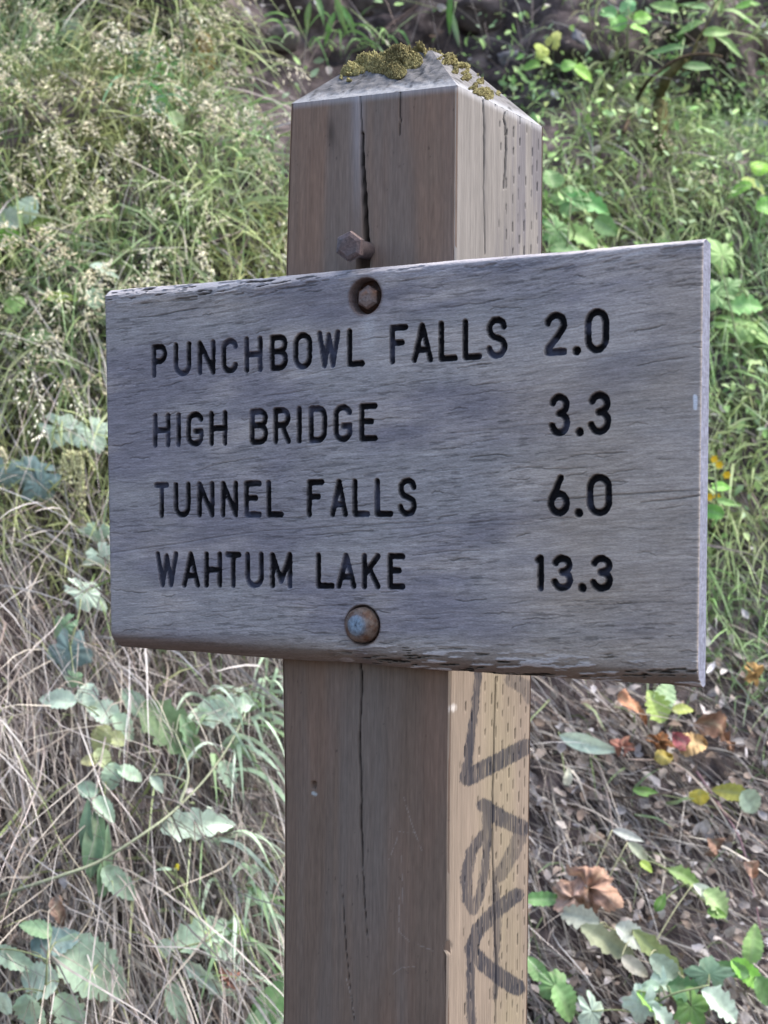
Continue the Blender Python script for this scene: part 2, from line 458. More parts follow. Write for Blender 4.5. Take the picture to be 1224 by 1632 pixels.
# back and left faces
for side in ('back', 'left'):
    nx = 40; a = np.linspace(0, 1, nx); ts = tpar[::4] if tpar[::4][-1] == 1 else np.append(tpar[::4], 1.0)
    A, Tt = np.meshgrid(a, ts)
    if side == 'back':
        zt = ZT_B + (ZT_BL - ZT_B) * A; Z = zrow(Tt, zt)
        xb = np.interp(Z, *EB); X = xb + (np.interp(Z, *EL) + (xb - np.interp(Z, *ER)) - xb) * A; Y = np.full_like(X, POST_W)
        Y = Y - (fbm(X * 260, Z * 5, 33, 3) - .5) * .0008; g_ = fbm(X * 240, Z * 4, 133, 4)
    else:
        zt = ZT_BL + (ZT_L - ZT_BL) * A; Z = zrow(Tt, zt)
        xl = np.interp(Z, *EL); X = xl + (np.interp(Z, *EB) - np.interp(Z, *ER)) * (1 - A); Y = POST_W * (1 - A)
        X = X + (fbm(Y * 260, Z * 5, 35, 3) - .5) * .0008; g_ = fbm(Y * 240, Z * 4, 135, 4)
    col = srgb(150, 128, 112) * (0.7 + 0.6 * g_[..., None])
    add_face(np.stack([X, Y, Z], -1), nx, len(ts), col)

# bevelled top: a frustum
INS = 0.0405; HB = 0.0385
xl0, xr0 = np.interp(ZT_L, *EL), np.interp(ZT_R, *ER); xb0 = np.interp(ZT_B, *EB); xbl0 = xl0 + xb0 - xr0
cor = np.array([[xl0, 0, ZT_L], [xr0, 0, ZT_R], [xb0, POST_W, ZT_B], [xbl0, POST_W, ZT_BL]])
top = np.array([on_y(577, 97, INS), on_y(688, 80, INS), on_y(745, 105, POST_W - INS), [0, 0, 0]]); top[3] = top[0] + top[2] - top[1]
def quad_patch(p00, p10, p11, p01, n, seed, c0):
    a = np.linspace(0, 1, n); A, B = np.meshgrid(a, a)
    P = (p00[None, None] * (1 - A)[..., None] + p10 * A[..., None]) * (1 - B)[..., None] + (p01 * (1 - A)[..., None] + p11 * A[..., None]) * B[..., None]
    edge = np.minimum(np.minimum(A, 1 - A), np.minimum(B, 1 - B)) * 8; e = np.clip(edge, 0, 1)
    ln = .5 * fbm(P[..., 0] * 120, P[..., 1] * 150 + P[..., 2] * 90, seed, 4) + .5 * fbm(P[..., 0] * 420 + P[..., 1] * 60, P[..., 2] * 300 + P[..., 1] * 70, seed + 9, 3)
    nrm = np.cross(p10 - p00, p01 - p00); nrm /= np.linalg.norm(nrm)
    P = P + nrm * ((ln - .6) * 0.0045 * e)[..., None]
    c = c0 * (0.25 + 1.4 * ln[..., None])
    rim = sstep(0.26, 0.08, B + (ln - .5) * .5)[..., None]
    c = c * (1 - rim * .6) + srgb(160, 161, 164) * rim * .6
    crk_ = sstep(.7, .78, fbm(P[..., 0] * 500, P[..., 2] * 30 + P[..., 1] * 60, seed + 5, 2))[..., None] * .6
    c = c * (1 - crk_)
    add_face(P, n, n, c)
cg = srgb(104, 102, 102)
for i in range(4):
    quad_patch(cor[i], cor[(i + 1) % 4], top[(i + 1) % 4], top[i], 60, 200 + i, cg)
quad_patch(top[0], top[1], top[2], top[3], 60, 210, cg)
Vp = np.concatenate(PV); Fp = np.concatenate(PF_); Cp = np.concatenate(PC)
mesh_obj('post', Vp - np.array(post.location), Fp, M_post, post, Cp)

# ---- board ------------------------------------------------------------------
board_root = post
bc = np.array([on_y(*c, -T_BOARD) for c in ((176, 1033), (1111, 1100), (1120, 378), (165.5, 462))])   # BL BR TR TL
GX, GZ = 860, 520
a = np.linspace(0, 1, GX); b = np.linspace(0, 1, GZ)
A, B = np.meshgrid(a, b)
P0 = (bc[0] * (1 - A)[..., None] + bc[1] * A[..., None]) * (1 - B)[..., None] + (bc[3] * (1 - A)[..., None] + bc[2] * A[..., None]) * B[..., None]
X, Z = P0[..., 0].copy(), P0[..., 2].copy()
dT = (1 - B) * np.linalg.norm(bc[3] - bc[0]); dB = B * np.linalg.norm(bc[3] - bc[0])
dL = A * np.linalg.norm(bc[1] - bc[0]); dR = (1 - A) * np.linalg.norm(bc[1] - bc[0])
th = 0.07                                                  # slope of the grain
gx, gz = X * math.cos(th) + Z * math.sin(th), Z * math.cos(th) - X * math.sin(th)
gz = gz + (fbm(gx * 4, gz * 8, 500, 2) - .5) * 0.012
g1 = fbm(gx * 12, gz * 420, 501, 4); g2 = fbm(gx * 60, gz * 1400, 502, 2); blot = fbm(gx * 9, gz * 24, 503, 4); g3 = fbm(gx * 28, gz * 260, 504, 3)
dep = (g1 - .5) * 0.00022 + (g2 - .5) * 0.0003 + (g3 - .5) * .00014

# letters: strokes in unit boxes
def arc(cx, cy, rx, ry, a0, a1, n=14):
    t = np.radians(np.linspace(a0, a1, n)); return [(cx + rx * math.cos(q), cy + ry * math.sin(q)) for q in t]
GL = {
 'P': [[(0, 0), (0, 1)], [(0, 1), (.5, 1)] + arc(.5, .74, .5, .26, 90, -90) + [(0, .48)]],
 'U': [[(0, 1), (0, .3)] + arc(.5, .3, .5, .3, 180, 360) + [(1, 1)]],
 'N': [[(0, 0), (0, 1), (1, 0), (1, 1)]],
 'C': [arc(.5, .76, .5, .24, 15, 180) + arc(.5, .24, .5, .24, 180, 345)],
 'H': [[(0, 0), (0, 1)], [(1, 0), (1, 1)], [(0, .5), (1, .5)]],
 'B': [[(0, 0), (0, 1), (.55, 1)] + arc(.55, .77, .42, .23, 90, -90) + [(0, .54)], [(.5, .54)] + arc(.52, .27, .48, .27, 90, -90) + [(0, 0)]],
 'O': [arc(.5, .72, .5, .28, 0, 180) + arc(.5, .28, .5, .28, 180, 360) + [(1, .72)]],
 'W': [[(0, 1), (.27, 0), (.5, .92), (.73, 0), (1, 1)]],
 'L': [[(0, 1), (0, 0), (1, 0)]],
 'F': [[(1, 1), (0, 1), (0, 0)], [(0, .55), (.75, .55)]],
 'A': [[(0, 0), (.5, 1), (1, 0)], [(.2, .3), (.8, .3)]],
 'S': [arc(.5, .76, .48, .24, 10, 180) + arc(.5, .76, .48, .25, 180, 245) + [(.72, .46)] + arc(.5, .25, .5, .25, 40, -170)],
 'I': [[(.5, 0), (.5, 1)]],
 'G': [arc(.5, .76, .5, .24, 20, 180) + arc(.5, .24, .5, .24, 180, 360) + [(1, .42), (.55, .42)]],
 'R': [[(0, 0), (0, 1), (.5, 1)] + arc(.5, .76, .48, .24, 90, -90) + [(0, .52)], [(.5, .52), (1, 0)]],
 'D': [[(0, 0), (0, 1), (.45, 1)] + arc(.45, .72, .55, .28, 90, 0) + arc(.45, .28, .55, .28, 0, -90) + [(0, 0)]],
 'E': [[(1, 1), (0, 1), (0, 0), (1, 0)], [(0, .53), (.72, .53)]],
 'T': [[(0, 1), (1, 1)], [(.5, 1), (.5, 0)]],
 'M': [[(0, 0), (0, 1), (.5, .15), (1, 1), (1, 0)]],
 'K': [[(0, 0), (0, 1)], [(1, 1), (.05, .42)], [(.35, .6), (1, 0)]],
 '2': [arc(.5, .74, .5, .26, 165, -20) + [(.5, .35), (.05, .12), (0, 0), (1, 0)]],
 '0': [arc(.5, .7, .5, .3, 0, 180) + arc(.5, .3, .5, .3, 180, 360) + [(1, .7)]],
 '3': [arc(.5, .77, .46, .23, 160, -70) + [(.48, .53)], [(.48, .53)] + arc(.5, .26, .5, .27, 75, -165)],
 '6': [[(.62, 1), (.25, .62), (.03, .38)] + arc(.5, .28, .5, .28, 165, -195)],
 '1': [[(.95, 0), (.95, 1)], [(.95, 1), (.2, .93)]],
 '.': [[(.5, .5), (.5, .5)]],
}
L1t = lambda x: 548 - (x - 253) * .0815; L1b = lambda x: 602 - (x - 253) * .0555
L2t = lambda x: 658.5 - (x - 256) * .0500; L2b = lambda x: 713.7 - (x - 256) * .0290
L3t = lambda x: 768.6 - (x - 257) * .0195; L3b = lambda x: 825.5 - (x - 257) * .003
L4t = lambda x: 878.6 + (x - 265) * .0085; L4b = lambda x: 936.5 + (x - 265) * .0100
TXT = [
 (L1t, L1b, [('P', 241, 266), ('U', 276, 304.5), ('N', 314, 343), ('C', 352, 379), ('H', 388.5, 418), ('B', 429, 458.5), ('O', 466.6, 497), ('W', 504.5, 542), ('L', 552, 581),
             ('F', 620, 650), ('A', 655, 689.5), ('L', 698, 729), ('L', 736, 767.5), ('S', 774, 808), ('2', 866.5, 903.5), ('.', 912, 925), ('0', 931, 970.5)]),
 (L2t, L2b, [('H', 243, 271), ('I', 279, 289), ('G', 296, 324), ('H', 332.5, 362), ('B', 397, 427), ('R', 434.5, 463), ('I', 471.5, 481), ('D', 491, 521), ('G', 530.5, 561), ('E', 571.5, 601.5),
             ('3', 873.5, 908), ('.', 916, 929.5), ('3', 935.5, 973.5)]),
 (L3t, L3b, [('T', 245, 269), ('U', 276, 303.5), ('N', 313.4, 341.5), ('N', 351, 379), ('E', 388, 416.5), ('L', 423.5, 451.5), ('F', 488, 516), ('A', 525, 554), ('L', 560.5, 589.5), ('L', 596, 626.5), ('S', 633, 664),
             ('6', 871.5, 908), ('.', 915, 928.5), ('0', 934, 975)]),
 (L4t, L4b, [('W', 247, 283.5), ('A', 289, 318), ('H', 324.4, 353.5), ('T', 358, 384), ('U', 390, 420), ('M', 429.4, 465.5), ('L', 502.5, 532.5), ('A', 535, 567.5), ('K', 575.6, 606), ('E', 616.5, 645.5),
             ('1', 850, 867), ('3', 877.5, 913), ('.', 921, 934), ('3', 939, 976.5)]),
]
x0b, x1b = X.min(), X.max()
ldd = np.full(X.shape, 1.0); lid = np.full(X.shape, -1, np.int32)      # which letter a vertex belongs to
rag = (fbm(X * 420, Z * 420, 601, 3) - .5) * 0.0008
letters = []
HW = 0.0023
for lt, lb, ch in TXT:
    for c, ax, bx in ch:
        mxp = (ax + bx) / 2
        p1, p2 = on_y(ax, lb(mxp), -T_BOARD), on_y(bx, lt(mxp), -T_BOARD)
        bl = on_y(ax, lb(ax), -T_BOARD); br = on_y(bx, lb(bx), -T_BOARD); tl = on_y(ax, lt(ax), -T_BOARD); tr = on_y(bx, lt(bx), -T_BOARD)
        if c == '.':
            yy = lb(mxp) - 6; q = on_y(mxp, yy, -T_BOARD); strokes = [[(q[0], q[2]), (q[0] + 1e-5, q[2])]]; hw = 0.0031
        else:
            digit = c.isdigit(); hw = HW * (1.08 if digit else 1.0)
            wdt = br[0] - bl[0]; hgt = tl[2] - bl[2]
            fx, fz = min(.5, hw / wdt), hw / hgt
            strokes = []
            for s in GL[c]:
                ps = []
                for (u_, v_) in s:
                    if c == 'I': uu = .5
                    else: uu = fx + u_ * (1 - 2 * fx)
                    vv = fz + v_ * (1 - 2 * fz)
                    q = (bl * (1 - uu) + br * uu) * (1 - vv) + (tl * (1 - uu) + tr * uu) * vv
                    ps.append((q[0], q[2]))
                strokes.append(ps)
        xs = [p[0] for s in strokes for p in s]; zs = [p[1] for s in strokes for p in s]
        mgn = 0.006
        jj = np.where((X[GZ // 2] > min(xs) - mgn - .004) & (X[GZ // 2] < max(xs) + mgn + .004))[0]
        ii = np.where((Z[:, jj].max(1) > min(zs) - mgn) & (Z[:, jj].min(1) < max(zs) + mgn))[0]
        sl = (slice(ii[0], ii[-1] + 1), slice(jj[0], jj[-1] + 1))
        dd = np.full(X[sl].shape, 1e9)
        for s in strokes: dd = np.minimum(dd, seg_dist(X[sl], Z[sl], s))
        dd = dd - hw + rag[sl]
        depth = 0.0042 if c != 'W' else 0.0034
        cut = depth * sstep(0.0003, -0.0011, dd) + 0.0006 * sstep(-.0008, -.0022, dd)
        dep[sl] = np.maximum(dep[sl], cut) if False else dep[sl] * (cut < 1e-6) + (cut + dep[sl] * .6) * (cut >= 1e-6)
        idx = len(letters); letters.append(c)
        L_ = lid[sl]; L_[dd < 0.0006] = idx; lid[sl] = L_; ldd[sl] = np.minimum(ldd[sl], dd)
# bolt counterbores
b1 = on_y(582, 472, -T_BOARD); b2 = on_y(577.5, 996, -T_BOARD)
R1, R2 = 0.0128, 0.0140
d1 = np.hypot(X - b1[0], Z - b1[2]) + rag * .7; d2 = np.hypot(X - b2[0], Z - b2[2]) + rag * .7
dep = np.where(d1 < R1 + .0006, np.maximum(dep, 0.011 * sstep(R1 + .0005, R1 - .0012, d1)), dep)
dep = np.where(d2 < R2 + .0006, np.maximum(dep, 0.007 * sstep(R2 + .0005, R2 - .0012, d2)), dep)
# worn and rounded long edges
nT = fbm(X * 14, X * 0, 701, 4); nB = fbm(X * 12, X * 0, 702, 4)
rt = 0.0035 + 0.006 * sstep(0.15, -0.25, X) * nT * 1.8; rb = 0.008 + 0.006 * nB
dep += 0.0065 * np.clip(1 - dT / rt, 0, 1) ** 1.8 + 0.012 * np.clip(1 - dB / rb, 0, 1) ** 1.8
dep += 0.0016 * np.clip(1 - dL / 0.003, 0, 1) ** 2 + 0.0006 * np.clip(1 - dR / 0.0015, 0, 1) ** 2
# ragged splits close to the long edges
sp = fbm(gx * 55, gz * 520 + 20, 711, 3); sp2 = fbm(gx * 130, gz * 900, 712, 2)
zone_t = sstep(0.020, 0.004, dT) * (0.35 + 0.65 * sstep(0.02, -0.12, X)); zone_b = sstep(0.026, 0.006, dB) * sstep(-.03, 0.03, X)
zone = np.clip(zone_t + zone_b, 0, 1)
spl = sstep(0.64, 0.72, sp * .75 + sp2 * .25) * zone
flake = sstep(0.40, 0.32, sp) * zone
notlet = (lid < 0) & (d1 > R1 + .001) & (d2 > R2 + .001)
dep += spl * 0.0030 * notlet - flake * 0.0012 * notlet
# drying checks along the grain
rr = np.random.default_rng(5)
crack = np.zeros_like(X)
ncr = 260
for kx in range(ncr):
    cx0 = rr.uniform(x0b, x1b); cz0 = rr.uniform(Z.min(), Z.max()); Lc = rr.choice([.012, .02, .03, .05], p=[.45, .3, .17, .08]) * rr.uniform(.7, 1.3)
    wv = rr.uniform(.00004, .00022)
    if kx < 8:
        pxc = [(1120, 801, 200), (700, 845, 180), (560, 845, 280), (280, 505, 120), (1090, 560, 140), (300, 893, 420), (820, 690, 200), (980, 800, 260)][kx]
        q = on_y(pxc[0] - pxc[2] / 2, pxc[1], -T_BOARD); cx0 = q[0]; cz0 = q[2]; Lc = pxc[2] / 2000; wv = .0004
    n = 9; ts = np.linspace(0, 1, n); zz = cz0 + np.cumsum(rr.normal(0, .00045, n)) + ts * Lc * (rr.uniform(.0, .14))
    pts = [(cx0 + Lc * t, z_, wv * math.sin(PI * min(1, max(0.03, t))) ** .5) for t, z_ in zip(ts, zz)]
    jj = np.where((X[GZ // 2] > cx0 - .006) & (X[GZ // 2] < cx0 + Lc + .006))[0]
    ii = np.where((Z[:, jj].max(1) > zz.min() - .003) & (Z[:, jj].min(1) < zz.max() + .003))[0]
    if len(jj) < 2 or len(ii) < 2: continue
    sl = (slice(ii[0], ii[-1] + 1), slice(jj[0], jj[-1] + 1))
    dd = seg_dist(X[sl], Z[sl], pts)
    crack[sl] = np.maximum(crack[sl], sstep(0.00045, -0.0001, dd) * rr.uniform(.35, .9))
micro = sstep(0.66, 0.74, fbm(gx * 75, gz * 900, 721, 2)) * sstep(.35, .6, fbm(gx * 10, gz * 20, 722, 2))
dep += crack * 0.0009 + micro * 0.0002
P = P0.copy(); P[..., 1] += dep
# rounded outline of the long edges
P[..., 2] -= 0.0008 * (nT - .5) * sstep(0.01, 0, dT) * 2
P[..., 2] += 0.0030 * (nB - .5) * sstep(0.012, 0, dB)
# colour of the weathered wood
px, py = to_px(P0)
c0 = srgb(148, 144, 143); c1 = srgb(176, 167, 160); c2 = srgb(128, 124, 129)
mix1 = sstep(.35, .7, blot)[..., None]
col = (c2 * (1 - mix1) + c0 * mix1)
lightz = sstep(0.35, 0.85, fbm(gx * 16, gz * 60, 731, 4) + .18 * (X - X.mean()) / .24)[..., None]
col = col * (1 - lightz * .7) + c1 * lightz * .7
warm = np.exp(-((px - 940) / 120) ** 2) * sstep(520, 640, py) * .85 + np.exp(-((px - 300) / 130) ** 2 - ((py - 480) / 16) ** 2) * .5 + np.exp(-((px - 1085) / 60) ** 2) * .45 + np.exp(-((px - 700) / 300) ** 2 - ((py - 1035) / 22) ** 2) * .6
warm = (np.clip(warm, 0, 1) * (0.4 + .9 * fbm(gx * 14, gz * 40, 733, 3)))[..., None]
col = col * (1 - warm * .6) + srgb(150, 134, 112) * warm * .6
gf = fbm(gx * 150, gz * 1100, 505, 2)
col = col * (0.80 + 0.22 * g1[..., None] + 0.18 * g3[..., None]) * (0.84 + .32 * g2[..., None]) * (.74 + .52 * gf[..., None])
col = col * (1 - .62 * crack[..., None]) * (1 - .35 * micro[..., None])
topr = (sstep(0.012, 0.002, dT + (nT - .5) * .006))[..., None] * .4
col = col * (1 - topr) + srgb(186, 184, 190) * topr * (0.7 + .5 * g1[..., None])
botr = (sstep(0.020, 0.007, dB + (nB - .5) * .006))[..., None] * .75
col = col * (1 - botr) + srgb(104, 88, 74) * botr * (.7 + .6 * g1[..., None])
col = col * (1 - .85 * spl[..., None]); fl = (flake * .8)[..., None]; col = col * (1 - fl) + srgb(186, 180, 178) * fl
rust = (sstep(R1 + .003, R1, d1) + sstep(R2 + .002, R2, d2))[..., None]; rust = np.clip(rust, 0, 1) * .7
col = col * (1 - rust) + srgb(88, 62, 46) * rust * (.5 + blot[..., None])
drip = (np.exp(-((X - b1[0] - .003) / .006) ** 2) * sstep(b1[2] - .005, b1[2] - .02, Z) * sstep(b1[2] - .05, b1[2] - .02, Z))[..., None] * .3
rdrip = (np.exp(-((X - b2[0]) / (.007 + .003 * g1)) ** 2) * sstep(b2[2] - .006, b2[2] - .016, Z) * (.5 + g3))[..., None] * .4
col = col * (1 - rdrip) + srgb(96, 84, 84) * rdrip
col = col * (1 - drip) + srgb(196, 196, 200) * drip
wht = sstep(1, -1, seg_dist(px, py, [(1108, 632, 3.5), (1108, 650, 3)]) + rag * 2500)[..., None]
col = col * (1 - wht) + srgb(205, 208, 212) * wht
# groove paint
inl = (lid >= 0)
worn = sstep(.56, .76, fbm(X * 60, Z * 60, 741, 3) + .14 * sstep(0.15, -.25, X))
wornW = worn.copy()
for i_, c in enumerate(letters):
    if c == 'W': wornW[lid == i_] = np.maximum(wornW[lid == i_], .55)
pc = srgb(22, 21, 25)[None, None] * (.6 + .8 * g1[..., None]); pw = srgb(92, 94, 112)[None, None] * np.ones_like(pc)
pc = pc * (1 - wornW[..., None] * .6) + pw * wornW[..., None] * .6
gm = sstep(.0002, -.0005, ldd)[..., None]; col = col * (1 - gm) + pc * gm

board = empty('signboard', (0, 0, 0)); board.parent = post
bpy.data.objects.remove(board)
F = grid_faces(GX, GZ)
fl_ = lid.ravel()[F]
face_l = np.where((fl_ >= 0).sum(1) >= 3, fl_.max(1), -1)
Vfull = P.reshape(-1, 3); Cfull = col.reshape(-1, 3)
# closing sides and back
rim = np.concatenate([np.arange(GX), np.arange(1, GZ) * GX + GX - 1, (GZ - 1) * GX + np.arange(GX - 2, -1, -1), np.arange(GZ - 2, 0, -1) * GX])
rv = Vfull[rim]; nr = len(rim)
bv = P0.reshape(-1, 3)[rim]
side_V, side_C, side_F = [], [], []
nb = len(Vfull)
prev = rim
bands = 10
for q in range(1, bands + 1):
    t = q / bands
    v = rv.copy(); v[:, 1] = rv[:, 1] * (1 - t) + (-0.0005) * t
    tang = fbm(v[:, 0] * 300 + v[:, 2] * 500, v[:, 1] * 900, 801, 3)
    v[:, 0] += (tang - .5) * .0008 * (q < bands) - .0030 * t * (bv[:, 0] > x1b - .004)
    cc = srgb(118, 121, 136)[None] * (.6 + .8 * fbm(v[:, 1] * 700, v[:, 2] * 260, 803, 3)[:, None])
    isb = (bv[:, 2] < bc[:, 2].mean() - .1) & (bv[:, 0] < x1b - .003); cc[isb] = srgb(100, 86, 78)
    side_V.append(v); side_C.append(cc)
    cur = nb + (q - 1) * nr + np.arange(nr)
    side_F.append(np.stack([prev, cur, np.roll(cur, -1), np.roll(prev, -1)], 1)); prev = cur
Vb = np.concatenate([Vfull] + side_V); Cb = np.concatenate([Cfull] + side_C)
ctr = len(Vb)
Vb = np.vstack([Vb, [[X.mean(), -0.0005, Z.mean()]]]); Cb = np.vstack([Cb, [srgb(120, 115, 115)]])
backF = np.stack([prev, np.full(nr, ctr), np.roll(prev, -1)], 1)
sideF = np.concatenate(side_F)
loc = np.array(post.location)
board = mesh_obj('signboard', Vb - loc, [F[face_l < 0], sideF, backF], M_board, post, Cb)
for i_, c in enumerate(letters):
    fs = F[face_l == i_]
    if not len(fs): continue
    uq, inv = np.unique(fs, return_inverse=True)
    nm = 'carved_dot' if c == '.' else ('carved_digit' if c.isdigit() else 'carved_letter')
    mesh_obj(nm, Vfull[uq] - loc, inv.reshape(fs.shape), M_carve, board, Cfull[uq])

# ---- bolts -------------------------------------------------------------------
def lathe(rows_, sides, center, axis_y=-1, hexa=False, jit=0, rot=0.0, tilt=(0, 0)):
    V = []; n = len(rows_)
    for (r, y) in rows_:
        for k_ in range(sides):
            an = rot + k_ * 2 * PI / sides
            V.append((r * math.cos(an), -y, r * math.sin(an)))
    V = np.array(V); V += rng.normal(0, jit, V.shape) if jit else 0
    i = np.arange(n - 1)[:, None] * sides; j = np.arange(sides)[None]; k = (j + 1) % sides
    F = np.stack([i + j, i + k, i + k + sides, i + j + sides], -1).reshape(-1, 4)
    tx, tz = tilt
    Rt = np.array(Matrix.Rotation(tz, 3, 'Z') @ Matrix.Rotation(tx, 3, 'X'))
    return V @ Rt.T + np.array(center), F
def metal_col(V, cs, seed):
    n = fbm(V[:, 0] * 260, V[:, 2] * 260 + V[:, 1] * 200, seed, 3)[:, None]
    t = sstep(.38, .62, n); return (cs[0] * (1 - t) + cs[1] * t) * (.75 + .5 * n)
# upper bolt in its counterbore
hx = [(0.0002, 0.0075), (0.0035, 0.0074), (0.0068, 0.0068), (0.0086, 0.0052), (0.0088, 0.0)]
V, F_ = lathe([(r, y - .001) for r, y in hx], 6, (b1[0] + .0002, b1[1] + .0072, b1[2] - .0005), rot=.5, jit=.0001)
bolt = mesh_obj('bolt', V - loc, F_, M_metal, post, metal_col(V, (srgb(125, 110, 104), srgb(120, 86, 66)), 1), smooth=False, tag={'label': 'rusty hex bolt head sunk in its hole near the top edge of the board'})
V, F_ = lathe([(0.0005, 0.0012), (0.0118, 0.0012), (0.0124, 0.0)], 32, (b1[0], b1[1] + .0100, b1[2]))
mesh_obj('washer', V - loc, F_, M_metal, bolt, metal_col(V, (srgb(86, 58, 44), srgb(60, 42, 36)), 2))
# lower bolt: domed head nearly filling its hole
V, F_ = lathe([(0.0002, 0.0078), (0.004, 0.0077), (0.0070, 0.0070), (0.0078, 0.0058), (0.0098, 0.0050), (0.0114, 0.0035), (0.0124, 0.001), (0.0126, -0.004)], 40, (b2[0], b2[1] - .0015, b2[2]), jit=.00012)
r_ = np.hypot(V[:, 0] - b2[0], V[:, 2] - b2[2]); cc = metal_col(V, (srgb(120, 104, 92), srgb(96, 70, 54)), 4)
kb = sstep(.0085, .006, r_)[:, None]; cc = cc * (1 - kb) + srgb(118, 134, 148) * kb * (.7 + .6 * fbm(V[:, 0] * 400, V[:, 2] * 400, 9, 2)[:, None])
mesh_obj('bolt', V - loc, F_, M_metal, post, cc, tag={'label': 'domed rust-rimmed bolt head with a blue-grey centre near the lower edge of the board'})
# bolt sticking out of the post above the board
bp = on_y(581, 398, 0.0); g = Geo()
ax0 = bp + np.array([0, .012, 0]); hd = on_y(560, 393, -0.034)
dirb = (hd - ax0) / np.linalg.norm(hd - ax0)
cs = srgb(98, 86, 84)
add_tube(g, np.linspace(ax0, hd, 9), .0062, .0062, sides=16, jit=.03, col=cs)
hv = []
A1 = np.cross(dirb, [0, 0, 1.]); A1 /= np.linalg.norm(A1); B1 = np.cross(dirb, A1)
prof = [(0.0001, .0068), (.0070, .0067), (.0099, .0056), (.0106, .0045), (.0106, -.0005), (.0061, -.0006)]
for r0_, h_ in prof:
    for k_ in range(6):
        an = k_ * PI / 3 + .4; hv.append(hd + dirb * h_ + r0_ * (math.cos(an) * A1 + math.sin(an) * B1))
i = np.arange(len(prof) - 1)[:, None] * 6; j = np.arange(6)[None]; k = (j + 1) % 6
HF = np.stack([i + j, i + k, i + k + 6, i + j + 6], -1).reshape(-1, 4)
shaft = g.build('protruding_bolt', M_metal, None)
shaft.parent = post; shaft.location = Vector(tuple(-loc)); shaft['label'] = 'rusty bolt sticking out of the post above the board'
hv = np.array(hv)
mesh_obj('bolt_head', hv - 0, HF, M_metal, shaft, metal_col(hv, (srgb(104, 96, 98), srgb(92, 78, 76)), 5), smooth=False)

# ---- moss on the bevelled top ---------------------------------------------------
g = Geo()
def top_pt(px, py):
    """point on the frustum top seen along this line (front bevel, right bevel or plateau)"""
    d = ray(px, py); best = None
    for tri in [(cor[0], cor[1], top[1], top[0]), (cor[1], cor[2], top[2], top[1]), (top[0], top[1], top[2], top[3])]:
        n = np.cross(tri[1] - tri[0], tri[3] - tri[0]); n /= np.linalg.norm(n)
        s = ((tri[0] - CAM) @ n) / (d @ n)
        if s < 0: continue
        P_ = CAM + d * s; ok = True
        for q in range(4):
            e = tri[(q + 1) % 4] - tri[q]
            if np.cross(e, P_ - tri[q]) @ n < -1e-6: ok = False
        if ok and (best is None or s < best[0]): best = (s, P_, n)
    return best
spots = []
mr = np.random.default_rng(8)
moss_lobes = [(556, 124, 14, 6, .5), (605, 105, 24, 13, 1.0), (640, 95, 36, 17, 1.6), (630, 114, 18, 12, .8), (560, 112, 22, 9, .8), (585, 100, 30, 8, .9), (668, 84, 14, 8, 1.2), (714, 96, 16, 7, .8), (733, 110, 20, 8, .55), (752, 130, 18, 12, .3), (775, 150, 22, 9, .15)]
for cx_, cy_, rx_, ry_, hgt in moss_lobes:
    n_ = int(rx_ * ry_ * 7)
    for q in range(n_):
        a_ = mr.uniform(0, 2 * PI); r_ = math.sqrt(mr.uniform(0, 1))
        pxx, pyy = cx_ + rx_ * r_ * math.cos(a_), cy_ + ry_ * r_ * math.sin(a_)
        if vnoise(pxx * .16, pyy * .16, 77) < .22 + .3 * (hgt < .7): continue
        h = top_pt(pxx, pyy)
        if h is None: continue
        spots.append((h[1], h[2], hgt * (1 - r_ ** 1.5) * .0052 + .0002))
# plateau and ridge cover
for q in range(1400):
    a_, b_ = mr.uniform(0, 1), mr.uniform(0, 1)
    if vnoise(a_ * 5, b_ * 5, 3) < .3: continue
    P_ = (top[0] * (1 - a_) + top[1] * a_) * (1 - b_) + (top[3] * (1 - a_) + top[2] * a_) * b_
    spots.append((P_, np.array([0, 0, 1.]), .0038 * (1 - .6 * a_) + .0005))
for P_, n_, hh in spots:
    lump = hh * (0.2 + .7 * vnoise(P_[0] * 170, P_[1] * 170 + P_[2] * 90, 44) + mr.uniform(0, .7))
    c_ = P_ + n_ * lump
    # small tuft: a squashed octahedral bud of leaves
    rr_ = mr.uniform(.0005, .0014); q = mr.normal(0, 1, 3); q /= np.linalg.norm(q)
    A_ = np.cross(q, n_); A_ /= np.linalg.norm(A_) + 1e-9; B_ = np.cross(q, A_)
    vv = np.array([c_ + A_ * rr_, c_ + B_ * rr_, c_ - A_ * rr_, c_ - B_ * rr_, c_ + (q + n_) * rr_ * .9, P_ - n_ * .001])
    ff = np.array([[0, 1, 4], [1, 2, 4], [2, 3, 4], [3, 0, 4], [1, 0, 5], [2, 1, 5], [3, 2, 5], [0, 3, 5]])
    t_ = vnoise(P_[0] * 90, P_[1] * 90, 46) * .6 + mr.uniform(0, .4)
    cc = srgb(104, 94, 66) * (1 - t_) + srgb(186, 178, 126) * t_
    g.add(vv, ff, cc * mr.uniform(.7, 1.15))
g.build('moss', M_moss, post, smooth=False, tag={'kind': 'stuff', 'label': 'yellow-olive moss cushions on the bevelled top of the post'})

